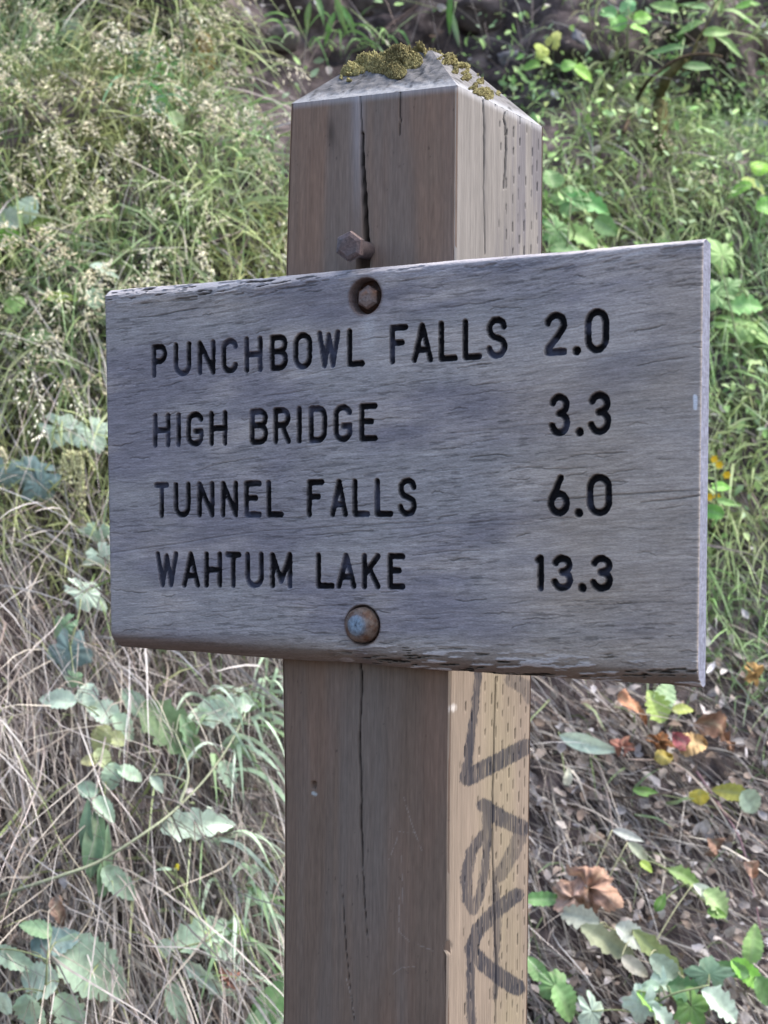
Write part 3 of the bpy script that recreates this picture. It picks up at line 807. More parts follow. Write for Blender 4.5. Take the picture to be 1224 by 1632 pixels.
# ------------------------------------------------------------------ vegetation, masses first
def strips(name, root, d0, L, W, droop, colr, K=5, mat=None, sway=None, tag=None, side_bias=None, tipcol=None):
    """curved tapering blades; all arrays per blade"""
    n = len(root); t = np.linspace(0, 1, K + 1)
    d0 = d0 / np.linalg.norm(d0, axis=1)[:, None]
    sv = rng.normal(0, 1, (n, 3)) * np.array([1, 1, .3]); sv = sv - d0 * (sv * d0).sum(1)[:, None]; sv /= np.linalg.norm(sv, axis=1)[:, None]
    if sway is None: sway = np.full(n, .12)
    pos = root[:, None] + L[:, None, None] * (d0[:, None] * t[None, :, None]
          + np.array([0, 0, -1.0]) * (droop[:, None] * t[None] ** 2)[..., None]
          + sv[:, None] * (sway[:, None] * np.sin(t[None] * PI * 1.3))[..., None])
    tan = np.gradient(pos, axis=1); tan /= np.linalg.norm(tan, axis=2)[..., None] + 1e-9
    up = rng.normal(0, 1, (n, 1, 3)) + (-FWD)[None, None] * 1.0
    wd = np.cross(tan, up); wd /= np.linalg.norm(wd, axis=2)[..., None] + 1e-9
    prof = np.minimum(1, (1 - t) * 2.2 + .05) * (0.55 + .45 * np.minimum(1, t * 5))
    half = wd * (W[:, None] * prof[None] * .5)[..., None]
    V = np.stack([pos - half, pos + half], 2).reshape(-1, 3)
    b = (np.arange(n) * (K + 1) * 2)[:, None]; s = (np.arange(K) * 2)[None]
    F = np.stack([b + s, b + s + 1, b + s + 3, b + s + 2], -1).reshape(-1, 4)
    C = np.repeat(colr[:, None], (K + 1) * 2, 1)
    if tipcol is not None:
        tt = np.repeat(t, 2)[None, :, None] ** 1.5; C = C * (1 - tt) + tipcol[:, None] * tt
    return V, F, C.reshape(-1, 3)

def scatter(n, keep, urange=(-1.25, 1.45), zrange=(0.35, 2.95)):
    """random roots on the bank; keep(px,py) is the chance of growing there"""
    u = rng.uniform(*urange, n); z = rng.uniform(*zrange, n)
    P = world(u, bank_v(u, z), z)
    px, py = to_px(P)
    k = rng.uniform(0, 1, n) < keep(px, py, u, z)
    return P[k], px[k], py[k], u[k], z[k]

def bankn(u, z):
    e = .01
    du = (bank_v(u + e, z) - bank_v(u - e, z)) / (2 * e); dz = (bank_v(u, z + e) - bank_v(u, z - e)) / (2 * e)
    n = -FH[None] + du[:, None] * RH[None] + dz[:, None] * np.array([0, 0, 1.0])[None]
    return n / np.linalg.norm(n, axis=1)[:, None]

def pick(pal, n, spread=.15):
    pal = np.array(pal); i = rng.integers(0, len(pal), n); j = rng.integers(0, len(pal), n); t = rng.uniform(0, 1, (n, 1))
    return (pal[i] * t + pal[j] * (1 - t)) * rng.uniform(1 - spread, 1 + spread, (n, 1))

bare = lambda px, py: sstep(330, 240, py + 26 * np.sin(px * .021) + 135 * sstep(850, 950, px) + 70 * sstep(480, 340, px)) * sstep(300, 370, px) * (0.985 - .14 * sstep(850, 950, px))
k_green = lambda px, py, u, z: (sstep(1180, 900, py + (px < 600) * 190 + 260 * (vnoise(u * 5, z * 5, 71) - .5)) * .95 + .03 + .05 * (px < 600)) * (1 - bare(px, py))
k_dry = lambda px, py, u, z: (sstep(760, 1150, py + (px < 600) * 260 + 260 * (vnoise(u * 4, z * 4, 72) - .5)) * np.where(px < 600, .9, .55) + .10) * (1 - .9 * bare(px, py))

G_green = [srgb(138, 172, 112), srgb(162, 192, 138), srgb(108, 148, 92), srgb(172, 196, 156), srgb(150, 172, 116), srgb(186, 196, 152)]
G_right = [srgb(146, 186, 118), srgb(130, 162, 112), srgb(170, 196, 146), srgb(158, 176, 140)]
G_straw = [srgb(204, 198, 190), srgb(160, 150, 140), srgb(206, 198, 184), srgb(134, 120, 112), srgb(176, 166, 162), srgb(196, 192, 190)]

# green grass
P, px, py, u, z = scatter(62000, k_green)
n = len(P); nn = bankn(u, z)
lf = (px < 560)
d0 = nn * .55 + np.array([0, 0, 1.0]) * rng.uniform(.25, 1.0, (n, 1)) + rng.normal(0, .38, (n, 3)) + RH * np.where(lf, .10, -.12)[:, None]
L = rng.uniform(.07, .22, n) * np.where(lf, 1.15, .8)
C = np.where(lf[:, None], pick(G_green, n), pick(G_right, n))
drk = (0.40 + 1.15 * fbm(u * 7, z * 7, 81, 3))[:, None]
yl = (sstep(.40, .65, fbm(u * 4 + 7, z * 4, 83, 2)) * np.where(px < 560, .65, .35) + .35 * np.exp(-((px - 360) / 110) ** 2 - ((py - 370) / 80) ** 2))[:, None]
C = (C * (1 - yl) + srgb(176, 178, 120) * yl) * drk
V, F, CC = strips('', P, d0, L, rng.uniform(.0016, .0036, n) * rng.choice([1, 1, 1.7], n), rng.uniform(.3, 1.3, n), C * .42 + srgb(120, 104, 76) * .12, K=4, tipcol=np.minimum(C * 1.5 + .015, .85))  # roots browned as thatch and darkened, painting in shade deep between blades
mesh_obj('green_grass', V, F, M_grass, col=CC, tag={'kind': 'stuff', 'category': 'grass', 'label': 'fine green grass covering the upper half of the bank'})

# dry straw hanging down the slope
P, px, py, u, z = scatter(62000, k_dry)
n = len(P); nn = bankn(u, z)
P = P + nn * rng.uniform(0, .028, (n, 1))
rt_ = (px > 650)[:, None]
d0 = nn * rng.uniform(.1, .55, (n, 1)) + np.array([0, 0, -1.0]) * rng.uniform(-.1, 1.0, (n, 1)) + RH * (rng.normal(.14, .32, (n, 1)) + np.where(rt_, .45, .0)) - FH * .25
L = rng.uniform(.08, .34, n) * np.where(px > 650, .6, 1.0)
C = pick(G_straw, n, .25) * (0.3 + 1.25 * fbm(u * 9, z * 9, 85, 3))[:, None]
V, F, CC = strips('', P, d0, L, rng.uniform(.0008, .0022, n) * rng.choice([1, 1, 1, 1.8], n), rng.uniform(.1, .7, n), C * .5, K=6, sway=rng.uniform(-.2, .2, n), tipcol=C * 1.25)  # stalks darker towards the root, painting in shade deep in the straw
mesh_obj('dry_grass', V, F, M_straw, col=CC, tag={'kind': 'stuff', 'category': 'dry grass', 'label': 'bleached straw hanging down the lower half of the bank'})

# rootlets hanging over the bare dark earth
P, px, py, u, z = scatter(9000, lambda px, py, u, z: sstep(280, 160, py) * sstep(300, 420, px) * .5)
n = len(P); nn = bankn(u, z)
V, F, CC = strips('', P, nn * .5 + np.array([0, 0, -.3]) + rng.normal(0, .5, (n, 3)), rng.uniform(.03, .14, n), rng.uniform(.0010, .0026, n), rng.uniform(.2, 1.0, n),
                  pick([srgb(130, 120, 116), srgb(92, 82, 80), srgb(160, 152, 150), srgb(74, 64, 62)], n, .2), K=4, sway=rng.uniform(-.2, .2, n))
mesh_obj('hanging_rootlets', V, F, M_straw, col=CC, tag={'kind': 'stuff', 'category': 'rootlets', 'label': 'thin grey rootlets hanging over the bare dark earth at the top'})

# fine leafy ground cover: pairs of small leaflets
def leaflets(n_try, keep, size, pal, name, label, asp=(.35, .6), lift=(.01, .09), mat=M_leaf, curl=.3):
    P, px, py, u, z = scatter(n_try, keep); n = len(P); nn = bankn(u, z)
    P = P + nn * rng.uniform(*lift, (n, 1)) + rng.normal(0, .006, (n, 3))
    ax = rng.normal(0, 1, (n, 3)) + np.array([0, 0, -.3]); ax /= np.linalg.norm(ax, axis=1)[:, None]
    nr = rng.normal(0, .55, (n, 3)) + nn + np.array([0, 0, .6]); sd_ = np.cross(nr, ax); sd_ /= np.linalg.norm(sd_, axis=1)[:, None]; nr = np.cross(ax, sd_)
    s = rng.uniform(*size, n)[:, None]; w_ = s * rng.uniform(*asp, (n, 1)) * .5
    c = rng.uniform(-curl, curl, (n, 1)) * s
    v = np.stack([P, P + ax * s * .35 + sd_ * w_ + nr * w_ * .4, P + ax * s * .4, P + ax * s * .35 - sd_ * w_ + nr * w_ * .4, P + ax * s * .75 + sd_ * w_ * .7 + nr * (w_ * .3 - c * .3),
                  P + ax * s * .78 - nr * c * .3, P + ax * s * .75 - sd_ * w_ * .7 + nr * (w_ * .3 - c * .3), P + ax * s - nr * c], 1)
    f = np.array([[0, 2, 1, 1], [0, 3, 2, 2], [1, 2, 5, 4], [2, 3, 6, 5], [4, 5, 7, 7], [5, 6, 7, 7]])
    tri = np.array([[0, 2, 1], [0, 3, 2], [4, 5, 7], [5, 6, 7]]); qd = np.array([[1, 2, 5, 4], [2, 3, 6, 5]])
    b = (np.arange(n) * 8)[:, None, None]
    C = np.minimum(pick(pal, n, .2) * (0.5 + 1.2 * fbm(u * 8, z * 8, 87, 3))[:, None], .85)
    mesh_obj(name, v.reshape(-1, 3), [(qd[None] + b).reshape(-1, 4), (tri[None] + b).reshape(-1, 3)], mat, col=np.repeat(C, 8, 0), tag={'kind': 'stuff', 'category': 'ground cover', 'label': label})
leaflets(26000, lambda px, py, u, z: sstep(1000, 600, py) * sstep(700, 860, px) * sstep(-60, 120, py) * .9 + .10 * sstep(900, 300, py), (.008, .026),
         [srgb(130, 170, 98), srgb(158, 190, 122), srgb(110, 146, 92), srgb(184, 200, 142), srgb(156, 180, 144)], 'leafy_ground_cover', 'small-leaved green ground cover on the right half of the bank')
leaflets(52000, lambda px, py, u, z: sstep(950, 1180, py) * np.where(px > 650, .97, .18) + .03, (.007, .026),
         [srgb(168, 160, 156), srgb(132, 120, 112), srgb(180, 174, 168), srgb(146, 130, 118), srgb(104, 92, 86), srgb(186, 182, 184)], 'leaf_litter', 'grey-brown fallen leaf litter caught in the straw on the lower bank',
         asp=(.4, .8), lift=(.005, .05), mat=M_dry, curl=.6)

# seed heads: nodding panicles on thin stalks
g_pan = []
def panicles(n_try, keep, name, label, pal, size=(.8, 1.2)):
    P, px, py, u, z = scatter(n_try, keep); n = len(P); nn = bankn(u, z)
    d0 = nn * .6 + np.array([0, 0, 1.0]) * rng.uniform(.4, .9, (n, 1)) + rng.normal(0, .25, (n, 3)) + RH * .25
    d0 /= np.linalg.norm(d0, axis=1)[:, None]
    L = rng.uniform(.16, .34, n); dr = rng.uniform(.35, .8, n)
    C = pick(pal, n, .12)
    V1, F1, C1 = strips('', P, d0, L, np.full(n, .0011), dr, C * .8, K=6, sway=np.zeros(n))
    # spikelets along side branches
    m_ = 34
    t = rng.uniform(.62, 1.0, (n, m_)); base = P[:, None] + L[:, None, None] * (d0[:, None] * t[..., None] + np.array([0, 0, -1.0]) * (dr[:, None] * t ** 2)[..., None])
    br = rng.normal(0, 1, (n, m_, 3)) * np.array([1, 1, .6]); br /= np.linalg.norm(br, axis=2)[..., None]
    reach = (rng.uniform(.0, .042, (n, m_)) * (1.25 - t))[..., None] * 1.6
    c = base + br * reach + np.array([0, 0, -1.0]) * reach * .8
    tang = d0[:, None] - np.array([0, 0, 1.0]) * (2 * dr[:, None] * t)[..., None]; tang = tang + br * .5 + rng.normal(0, .25, (n, m_, 3)); tang /= np.linalg.norm(tang, axis=2)[..., None]
    sl = (rng.uniform(.007, .013, (n, m_)) * rng.uniform(*size, (n, 1)))[..., None]
    s1 = np.cross(tang, rng.normal(0, 1, (n, m_, 3))); s1 /= np.linalg.norm(s1, axis=2)[..., None]; s2 = np.cross(tang, s1)
    w_ = sl * .12
    v = np.stack([c - tang * sl * .5, c + s1 * w_, c - s1 * w_, c + s2 * w_, c - s2 * w_, c + tang * sl * .6], 2).reshape(-1, 3)
    f = np.array([[0, 1, 3], [0, 3, 2], [0, 2, 4], [0, 4, 1], [5, 3, 1], [5, 2, 3], [5, 4, 2], [5, 1, 4]])
    b = (np.arange(n * m_) * 6)[:, None, None]
    cc = np.repeat(np.repeat(C, m_, 0) * rng.uniform(.8, 1.25, (n * m_, 1)), 6, 0)
    mesh_obj(name, np.vstack([V1, v]), [F1, (f[None] + b).reshape(-1, 3) + len(V1)], M_straw, col=np.vstack([C1, cc]), tag={'kind': 'stuff', 'category': 'seed heads', 'label': label})
panicles(5200, lambda px, py, u, z: np.where(px < 560, sstep(900, 350, py) * (sstep(520, 80, px) * .75 + .10), .03 * sstep(700, 300, py)) * (1 - .95 * bare(px, py)), 'grass_seed_heads',
         'pale tan nodding grass seed heads over the upper left bank', [srgb(240, 232, 206), srgb(222, 210, 182), srgb(244, 240, 220), srgb(212, 208, 176)])

# ------------------------------------------------------------------ leaves and plants
def leaf_mesh(L, W, kind='lance', teeth=9, fold=.35, droop=.3, curl=0.0, seed=0):
    r = np.random.default_rng(seed)
    if kind in ('lance', 'oval', 'jag', 'round'):
        nl = 25 if kind != 'lance' else 13; nc = 7
        t = np.linspace(0, 1, nl)
        if kind == 'lance': w_ = np.sin(PI * t ** .8) ** .9
        elif kind == 'oval': w_ = np.sin(PI * t ** .75) ** .7
        elif kind == 'round': w_ = np.sin(PI * t ** .9) ** .55
        else: w_ = np.sin(PI * t ** .7) ** .75
        if kind == 'oval' or kind == 'round': w_ = w_ * (1 + .13 * (2 * ((t * teeth) % 1) - 1) * (t < .97))
        if kind == 'jag': w_ = w_ * (.72 + .42 * np.abs(2 * ((t * teeth * .55) % 1) - 1) + .08 * np.sin(t * 70))
        c = np.linspace(-1, 1, nc)
        T, C_ = np.meshgrid(t, c, indexing='ij')
        shift = (np.abs(C_) * .10 * L) * (kind == 'jag')
        x = T * L + shift * np.sin(PI * T); y = C_ * (w_[:, None] * W * .5)
        z_ = np.abs(y) * fold - droop * L * T ** 2 + curl * W * np.sin(C_ * 2.2 + T * 5) * .18 + .02 * L * np.sin(T * 9 + seed) + .018 * W * np.sin(T * 38 + seed) * np.abs(C_)
        V = np.stack([x, y, z_], -1).reshape(-1, 3); F = grid_faces(nc, nl)
        vein = np.exp(-(np.abs(C_) / .10) ** 2).ravel() * .5 + (.5 + .5 * np.cos((T * teeth * 1.3 - np.abs(C_) * .8) * 2 * PI)).ravel() ** 6 * .16
        return V, F, vein
    # palmate
    na, nr = 97, 6
    a = np.linspace(-PI * .93, PI * .93, na); lob = 5 if kind == 'palm' else 3
    R_ = .66 + .34 * np.abs(np.cos(a * lob / 2.15)) ** 1.6 ; R_ *= (1 - .22 * (np.abs(a) / PI) ** 1.5)
    R_ *= 1 + .07 * (2 * ((np.abs(a) * 7.5) % 1) - 1) + .05 * np.sin(a * 13 + seed)
    rr_ = np.linspace(0, 1, nr)
    RR, AA = np.meshgrid(rr_, a, indexing='ij'); Q = RR * R_[None]
    x = (Q * np.cos(AA)) * L * .62 + L * .3 * (RR > 0) * 0; y = Q * np.sin(AA) * W * .62
    z_ = np.abs(y) * fold * .5 - droop * (Q * L) ** 2 / L * .6 + .014 * L * RR * np.cos(AA * lob * 2.15) + curl * L * .1 * np.sin(AA * 3 + RR * 3)
    V = np.stack([x, y, z_], -1).reshape(-1, 3); F = grid_faces(na, nr)
    vein = (np.abs(np.cos(AA * lob / 2.15)) ** 40 * (1 - RR * .5)).ravel() * .5
    return V, F, vein

def place_leaf(px, py, Lp, Wp, ang, kind, colr, off=.05, tip=(0, 0), parent=None, seed=0, fold=.35, droop=.3, curl=0., name='leaf', mat=None, face=1.0, label=None):
    """a leaf whose base-to-tip run is centred on the given line of sight, ang = direction of the tip (deg, screen, ccw)"""
    P = on_bank(px, py, off + .05); dist = (P - CAM) @ FWD; s = dist / FPX
    r = np.random.default_rng(int(px * 7 + py * 13) + seed)
    a_ = math.radians(ang)
    dr = math.cos(a_) * RIGHT + math.sin(a_) * UP + (-FWD) * r.uniform(-.25, .25)
    nr = -FWD * face + np.array([0, 0, 1.0]) * .55 + r.normal(0, .22, 3)
    dr /= np.linalg.norm(dr); nr = nr - dr * (nr @ dr); nr /= np.linalg.norm(nr); sd_ = np.cross(nr, dr)
    V, F, vein = leaf_mesh(Lp * s * 1.08, Wp * s * 1.12, kind, fold=fold, droop=droop, curl=curl, seed=int(r.integers(1000)))
    Vw = P + (V[:, :1] - (Lp * s * .5 if kind not in ('palm', 'tri') else Lp * s * .12)) * dr + V[:, 1:2] * sd_ + V[:, 2:] * nr
    if mat is M_dry:
        cr_ = (fbm(V[:, 0] * 55 + seed, V[:, 1] * 55 + px, 7, 3) - .5) * Lp * s * .45
        Vw = Vw + cr_[:, None] * nr + (fbm(V[:, 0] * 70 + 9, V[:, 1] * 70 + py, 8, 2) - .5)[:, None] * Lp * s * .25 * sd_
    base = Vw[(0 if kind in ('palm', 'tri') else 3)]
    c = np.asarray(colr)
    C = c[None] * (0.80 + .40 * fbm(V[:, 0] * 90, V[:, 1] * 90 + seed, 5, 3)[:, None])
    bl_ = sstep(.56, .72, fbm(V[:, 0] * 140 + px, V[:, 1] * 140 + seed, 15, 3))[:, None] * (.5 if mat is M_dry else .16)
    C = C * (1 - bl_) + srgb(104, 84, 60) * bl_
    vv = (vein * .5)[:, None]
    C = C * (1 - vv) + (c * .5 + srgb(205, 215, 180) * .5) * vv
    g = Geo(); g.add(Vw, F, C)
    o = g.build(name, mat or M_leaf, parent)
    if label: o['label'] = label
    return base, o

def plant(name, label, cat, leaves, stems=(), stem_col=srgb(120, 130, 96), base_px=None, group=None, stem_w=.0022, petiole=.0011, mat=None):
    b = on_bank(*(base_px or (leaves[0][0], leaves[0][1])), 0.0)
    root = empty(name, b, label, cat, group)
    bases = []
    for i_, lf_ in enumerate(leaves):
        px, py, Lp, Wp, ang, kind, colr = lf_[:7]; kw = lf_[7] if len(lf_) > 7 else {}
        bs, o = place_leaf(px, py, Lp, Wp, ang, kind, srgb(*colr), parent=root, seed=i_, mat=mat, **kw); bases.append(bs)
    g = Geo(); pts_all = []
    for st in stems:
        p3 = catmull([on_bank(q[0], q[1], (q[2] + .03 * (q[2] > .03)) if len(q) > 2 else .08) for q in st], 7)
        add_tube(g, p3, stem_w, stem_w * .5, sides=6, jit=.12, col=stem_col); pts_all.append(p3)
    tgt = np.vstack(pts_all) if pts_all else b[None]
    for bs in bases:
        q = tgt[np.argmin(((tgt - bs) ** 2).sum(1))]
        mid = (bs + q) / 2 + np.array([0, 0, .004])
        add_tube(g, catmull([q, mid, bs], 4), petiole, petiole * .8, sides=5, col=stem_col)
    g.build('stem', M_stem, root)
    return root

pale = (174, 200, 174); palew = (196, 216, 196); mid = (132, 164, 128); dark = (82, 110, 82); blue = (118, 142, 140); brite = (142, 178, 108); brite2 = (114, 152, 96)
# lower left
plant('bramble_sprig', 'trailing sprig of small toothed pale and yellowing leaves left of the post', 'bramble', [
    (92, 1114, 62, 30, 172, 'oval', palew), (140, 1108, 36, 34, 100, 'round', palew), (166, 1134, 52, 36, 150, 'oval', palew), (198, 1158, 52, 30, -48, 'oval', pale),
    (163, 1176, 44, 34, -120, 'round', (178, 184, 130)), (186, 1178, 26, 26, -20, 'round', (172, 182, 134)), (143, 1212, 24, 20, 170, 'round', (176, 176, 132)), (163, 1208, 36, 28, -40, 'round', (176, 190, 146)),
    (178, 1236, 42, 30, -100, 'round', pale), (206, 1232, 40, 26, -15, 'round', pale), (140, 1258, 34, 24, 160, 'round', pale), (166, 1288, 46, 26, -45, 'oval', pale)],
    stems=[[(215, 1090, .03), (180, 1130, .05), (165, 1190, .06), (168, 1250, .06), (160, 1300, .05)]], base_px=(215, 1090))
plant('thistle_plant', 'long arching stem with big jagged pale leaves below the board and left of the post', 'weed', [
    (268, 1158, 118, 62, -38, 'jag', (128, 156, 112)), (352, 1132, 92, 44, 20, 'jag', palew), (215, 1120, 60, 30, 140, 'oval', pale), (308, 1314, 108, 46, 8, 'jag', palew), (362, 1232, 44, 30, -60, 'jag', pale),
    (190, 1408, 76, 34, -48, 'oval', pale), (250, 1248, 34, 16, -50, 'lance', palew), (300, 1170, 70, 30, -70, 'jag', mid)],
    stems=[[(-40, 1445, .02), (30, 1418, .06), (100, 1395, .09), (160, 1372, .10), (230, 1328, .10), (285, 1285, .10), (340, 1225, .09), (385, 1150, .08), (400, 1090, .06)], [(285, 1285, .10), (300, 1230, .1), (280, 1170, .09)]],
    stem_col=srgb(140, 146, 122), base_px=(0, 1432), stem_w=.0026)
plant('nettle_plant', 'clump of large toothed pale leaves in the bottom left corner', 'weed', [
    (148, 1545, 150, 78, -42, 'oval', pale), (62, 1562, 66, 52, 178, 'oval', palew), (85, 1502, 76, 44, 20, 'oval', blue), (20, 1528, 70, 30, -25, 'oval', pale), (50, 1612, 60, 50, -70, 'oval', pale), (110, 1612, 70, 46, -60, 'jag', pale),
    (60, 1480, 50, 30, 150, 'oval', mid), (5, 1600, 40, 40, -110, 'oval', palew)],
    stems=[[(40, 1650, .02), (70, 1580, .08), (75, 1530, .10)]], base_px=(40, 1650))
plant('jagged_weed', 'low weed of jagged pale leaves beside the post foot, bottom centre-left', 'weed', [
    (318, 1490, 104, 46, 20, 'jag', pale), (350, 1510, 60, 34, -20, 'jag', palew), (325, 1560, 92, 26, -42, 'jag', palew), (282, 1600, 70, 30, -70, 'oval', pale), (262, 1512, 36, 22, -110, 'oval', palew), (375, 1482, 34, 22, 10, 'round', (110, 150, 70))],
    stems=[[(250, 1560, .02), (285, 1515, .07), (330, 1500, .08)]], base_px=(250, 1560))
plant('dock_plant', 'upright narrow dark green leaf clump standing in straw left of the post', 'weed', [
    (150, 1340, 120, 32, 86, 'lance', dark), (168, 1385, 110, 22, 80, 'lance', mid), (136, 1330, 96, 22, 97, 'lance', (104, 132, 106))], base_px=(155, 1420))
plant('broad_leaf_weed', 'single dark green broad leaf plant touching the post at the bottom', 'weed', [
    (432, 1600, 90, 44, 58, 'oval', (96, 132, 84)), (420, 1630, 60, 40, 20, 'oval', mid)], base_px=(405, 1650))
plant('thimbleberry_plant', 'lobed blue-green leaves at the left just below the board corner', 'shrub', [
    (110, 1045, 66, 60, -95, 'palm', blue), (143, 950, 66, 40, -35, 'palm', palew), (100, 1000, 40, 34, -140, 'palm', mid), (120, 1085, 30, 24, -40, 'palm', mid), (160, 886, 30, 50, -60, 'palm', palew)],
    stems=[[(120, 900, .02), (128, 960, .07), (112, 1030, .08)]], base_px=(120, 900))
plant('thimbleberry_plant', 'lobed pale leaves against the left frame beside the middle of the board', 'shrub', [
    (100, 686, 62, 50, -30, 'palm', palew), (150, 694, 50, 56, -60, 'palm', palew), (42, 750, 70, 44, 175, 'palm', blue), (66, 778, 52, 56, -60, 'palm', blue), (8, 760, 46, 60, -100, 'palm', blue), (155, 850, 26, 50, -100, 'palm', pale)],
    stems=[[(60, 620, .02), (85, 690, .07), (60, 750, .08)]], base_px=(60, 620))
plant('leafy_weed', 'pale and bright leaves among the seed heads at the far left edge', 'weed', [
    (42, 336, 42, 34, 60, 'round', palew), (12, 352, 40, 40, 160, 'round', (170, 186, 170)), (70, 360, 34, 30, -30, 'round', (120, 150, 70)), (10, 378, 30, 40, -90, 'round', (110, 160, 70)), (165, 428, 46, 18, -12, 'lance', palew)], base_px=(40, 400))
plant('leafy_weed', 'small yellow-green leaves left of the board\'s top left corner', 'weed', [
    (22, 486, 34, 24, 30, 'round', brite), (60, 536, 50, 18, 15, 'lance', brite2), (95, 472, 60, 20, 10, 'lance', (130, 150, 70)), (150, 475, 30, 30, -50, 'round', pale)], base_px=(60, 560))
plant('leafy_weed', 'pale round leaves peeping through tall grass near the upper left', 'weed', [
    (115, 45, 34, 30, -100, 'round', (170, 190, 160)), (50, 50, 36, 32, -80, 'round', (160, 180, 140)), (255, 165, 26, 26, -80, 'round', palew), (280, 190, 32, 26, -60, 'round', (180, 200, 150))], base_px=(120, 80))
plant('hanging_leaves', 'narrow bright green leaves hanging against the dark earth above left of the post', 'shrub', [
    (540, 20, 64, 10, -80, 'lance', brite2), (556, 30, 50, 9, -60, 'lance', (120, 170, 100)), (525, 40, 52, 9, -110, 'lance', (110, 160, 80)), (510, 8, 50, 9, -70, 'lance', brite2), (490, 25, 46, 9, -100, 'lance', (120, 150, 90)), (716, 18, 60, 9, -95, 'lance', (90, 140, 70)), (725, 45, 50, 8, -80, 'lance', mid)],
    base_px=(535, -20))

# grass-like clump with broad arching blades right beside the post
def clump(name, label, roots, n, Lr, Wr, pal, bias, seed, K=9):
    global rng
    r0 = on_bank(*roots[0], 0.0); root = empty(name, r0, label, 'grass clump')
    rr2 = np.random.default_rng(seed)
    for i_ in range(n):
        q = roots[i_ % len(roots)]; P = on_bank(q[0] + rr2.normal(0, 12), q[1] + rr2.normal(0, 16), .07)
        an = rr2.uniform(-.9, .9) + bias
        d0 = RIGHT * math.sin(an) + UP * math.cos(an) * .8 - FWD * rr2.uniform(.1, .6)
        V, F, C = strips('', P[None], d0[None], np.array([rr2.uniform(*Lr)]), np.array([rr2.uniform(*Wr)]), np.array([rr2.uniform(.7, 1.4)]), np.array([srgb(*pal[rr2.integers(len(pal))]) * rr2.uniform(.85, 1.1)]), K=K, sway=np.array([.04]))
        g = Geo(); g.add(V, F, C); g.build('blade', M_grass, root)
    return root
gp = [(176, 202, 170), (192, 214, 188), (156, 186, 140), (202, 220, 202)]
clump('broad_grass_clump', 'pale arching broad-bladed grass touching the post just below the board', [(405, 1120), (385, 1160), (430, 1100), (330, 1130), (360, 1210)], 46, (.08, .18), (.0042, .0075), gp, .45, 3)
clump('broad_grass_clump', 'pale arching broad-bladed grass beside the lower part of the post', [(385, 1420), (345, 1340), (400, 1450), (370, 1500)], 34, (.08, .18), (.0042, .0076), gp, .5, 4)
clump('broad_grass_clump', 'short curled green blades at the bottom edge near the post', [(390, 1540), (340, 1570), (410, 1580)], 16, (.05, .10), (.0034, .006), gp, .3, 5)
clump('broad_grass_clump', 'bright green blade tuft at the upper left in front of the dark earth', [(205, 130), (240, 120), (225, 160)], 40, (.10, .2), (.003, .006), [(110, 165, 96), (130, 180, 110), (120, 168, 130)], .0, 6)
clump('broad_grass_clump', 'green blade tuft at the top edge above the post', [(540, 60), (470, 60), (600, 70)], 22, (.07, .14), (.003, .005), [(110, 150, 90), (130, 170, 100)], .0, 9)

# big nodding panicle by the left edge of the board, and one at the frame edge
def big_panicle(label, stem, hang, seed, colr):
    r = np.random.default_rng(seed); P3 = [on_bank(*q) for q in stem]; root = empty('nodding_seed_head', P3[0], label, 'seed head')
    g = Geo(); cv = catmull(P3, 8); add_tube(g, cv, .0011, .0007, sides=5, col=colr * .8); g.build('stalk', M_stem, root)
    tip = P3[-1]; s = ((tip - CAM) @ FWD) / FPX
    for (dx, dy) in hang:
        e = tip + RIGHT * dx * s - UP * dy * s; mid_ = tip + RIGHT * dx * s * .75 - UP * dy * s * .25
        br = catmull([tip, mid_, e], 8); gg = Geo(); add_tube(gg, br, .0005, .0004, sides=4, col=colr * .8)
        for q in br[4:]:
            for k_ in range(3):
                c = q + r.normal(0, .0018, 3); tg = np.array([0, 0, -1.0]) + r.normal(0, .35, 3); tg /= np.linalg.norm(tg)
                s1 = np.cross(tg, r.normal(0, 1, 3)); s1 /= np.linalg.norm(s1); s2 = np.cross(tg, s1); sl = r.uniform(.005, .008); w_ = sl * .24
                v = np.array([c - tg * sl * .5, c + s1 * w_, c - s1 * w_, c + s2 * w_, c - s2 * w_, c + tg * sl * .6])
                gg.add(v, np.array([[0, 1, 3], [0, 3, 2], [0, 2, 4], [0, 4, 1], [5, 3, 1], [5, 2, 3], [5, 4, 2], [5, 1, 4]]), colr * r.uniform(.85, 1.15))
        gg.build('seed_branch', M_straw, root)
big_panicle('cream seed head nodding just left of the middle of the board', [(60, 640, .02), (80, 690, .08), (100, 715, .13), (118, 718, .14)], [(-22, 38), (-16, 66), (-6, 50), (2, 74), (10, 90), (18, 122), (14, 60), (30, 28)], 3, srgb(206, 204, 160))
big_panicle('drooping cream seed head cut by the left frame edge', [(-30, 700, .05), (-20, 690, .1), (-8, 700, .12), (0, 712, .12)], [(6, 66), (10, 50), (2, 40)], 4, srgb(206, 200, 170))
big_panicle('tan dried seed plume hanging at the upper left beside the dark earth', [(300, 20, .05), (312, 30, .1), (322, 50, .12)], [(-14, 60), (-6, 80), (4, 86), (12, 70), (18, 56), (0, 50), (8, 60)], 5, srgb(176, 150, 92))

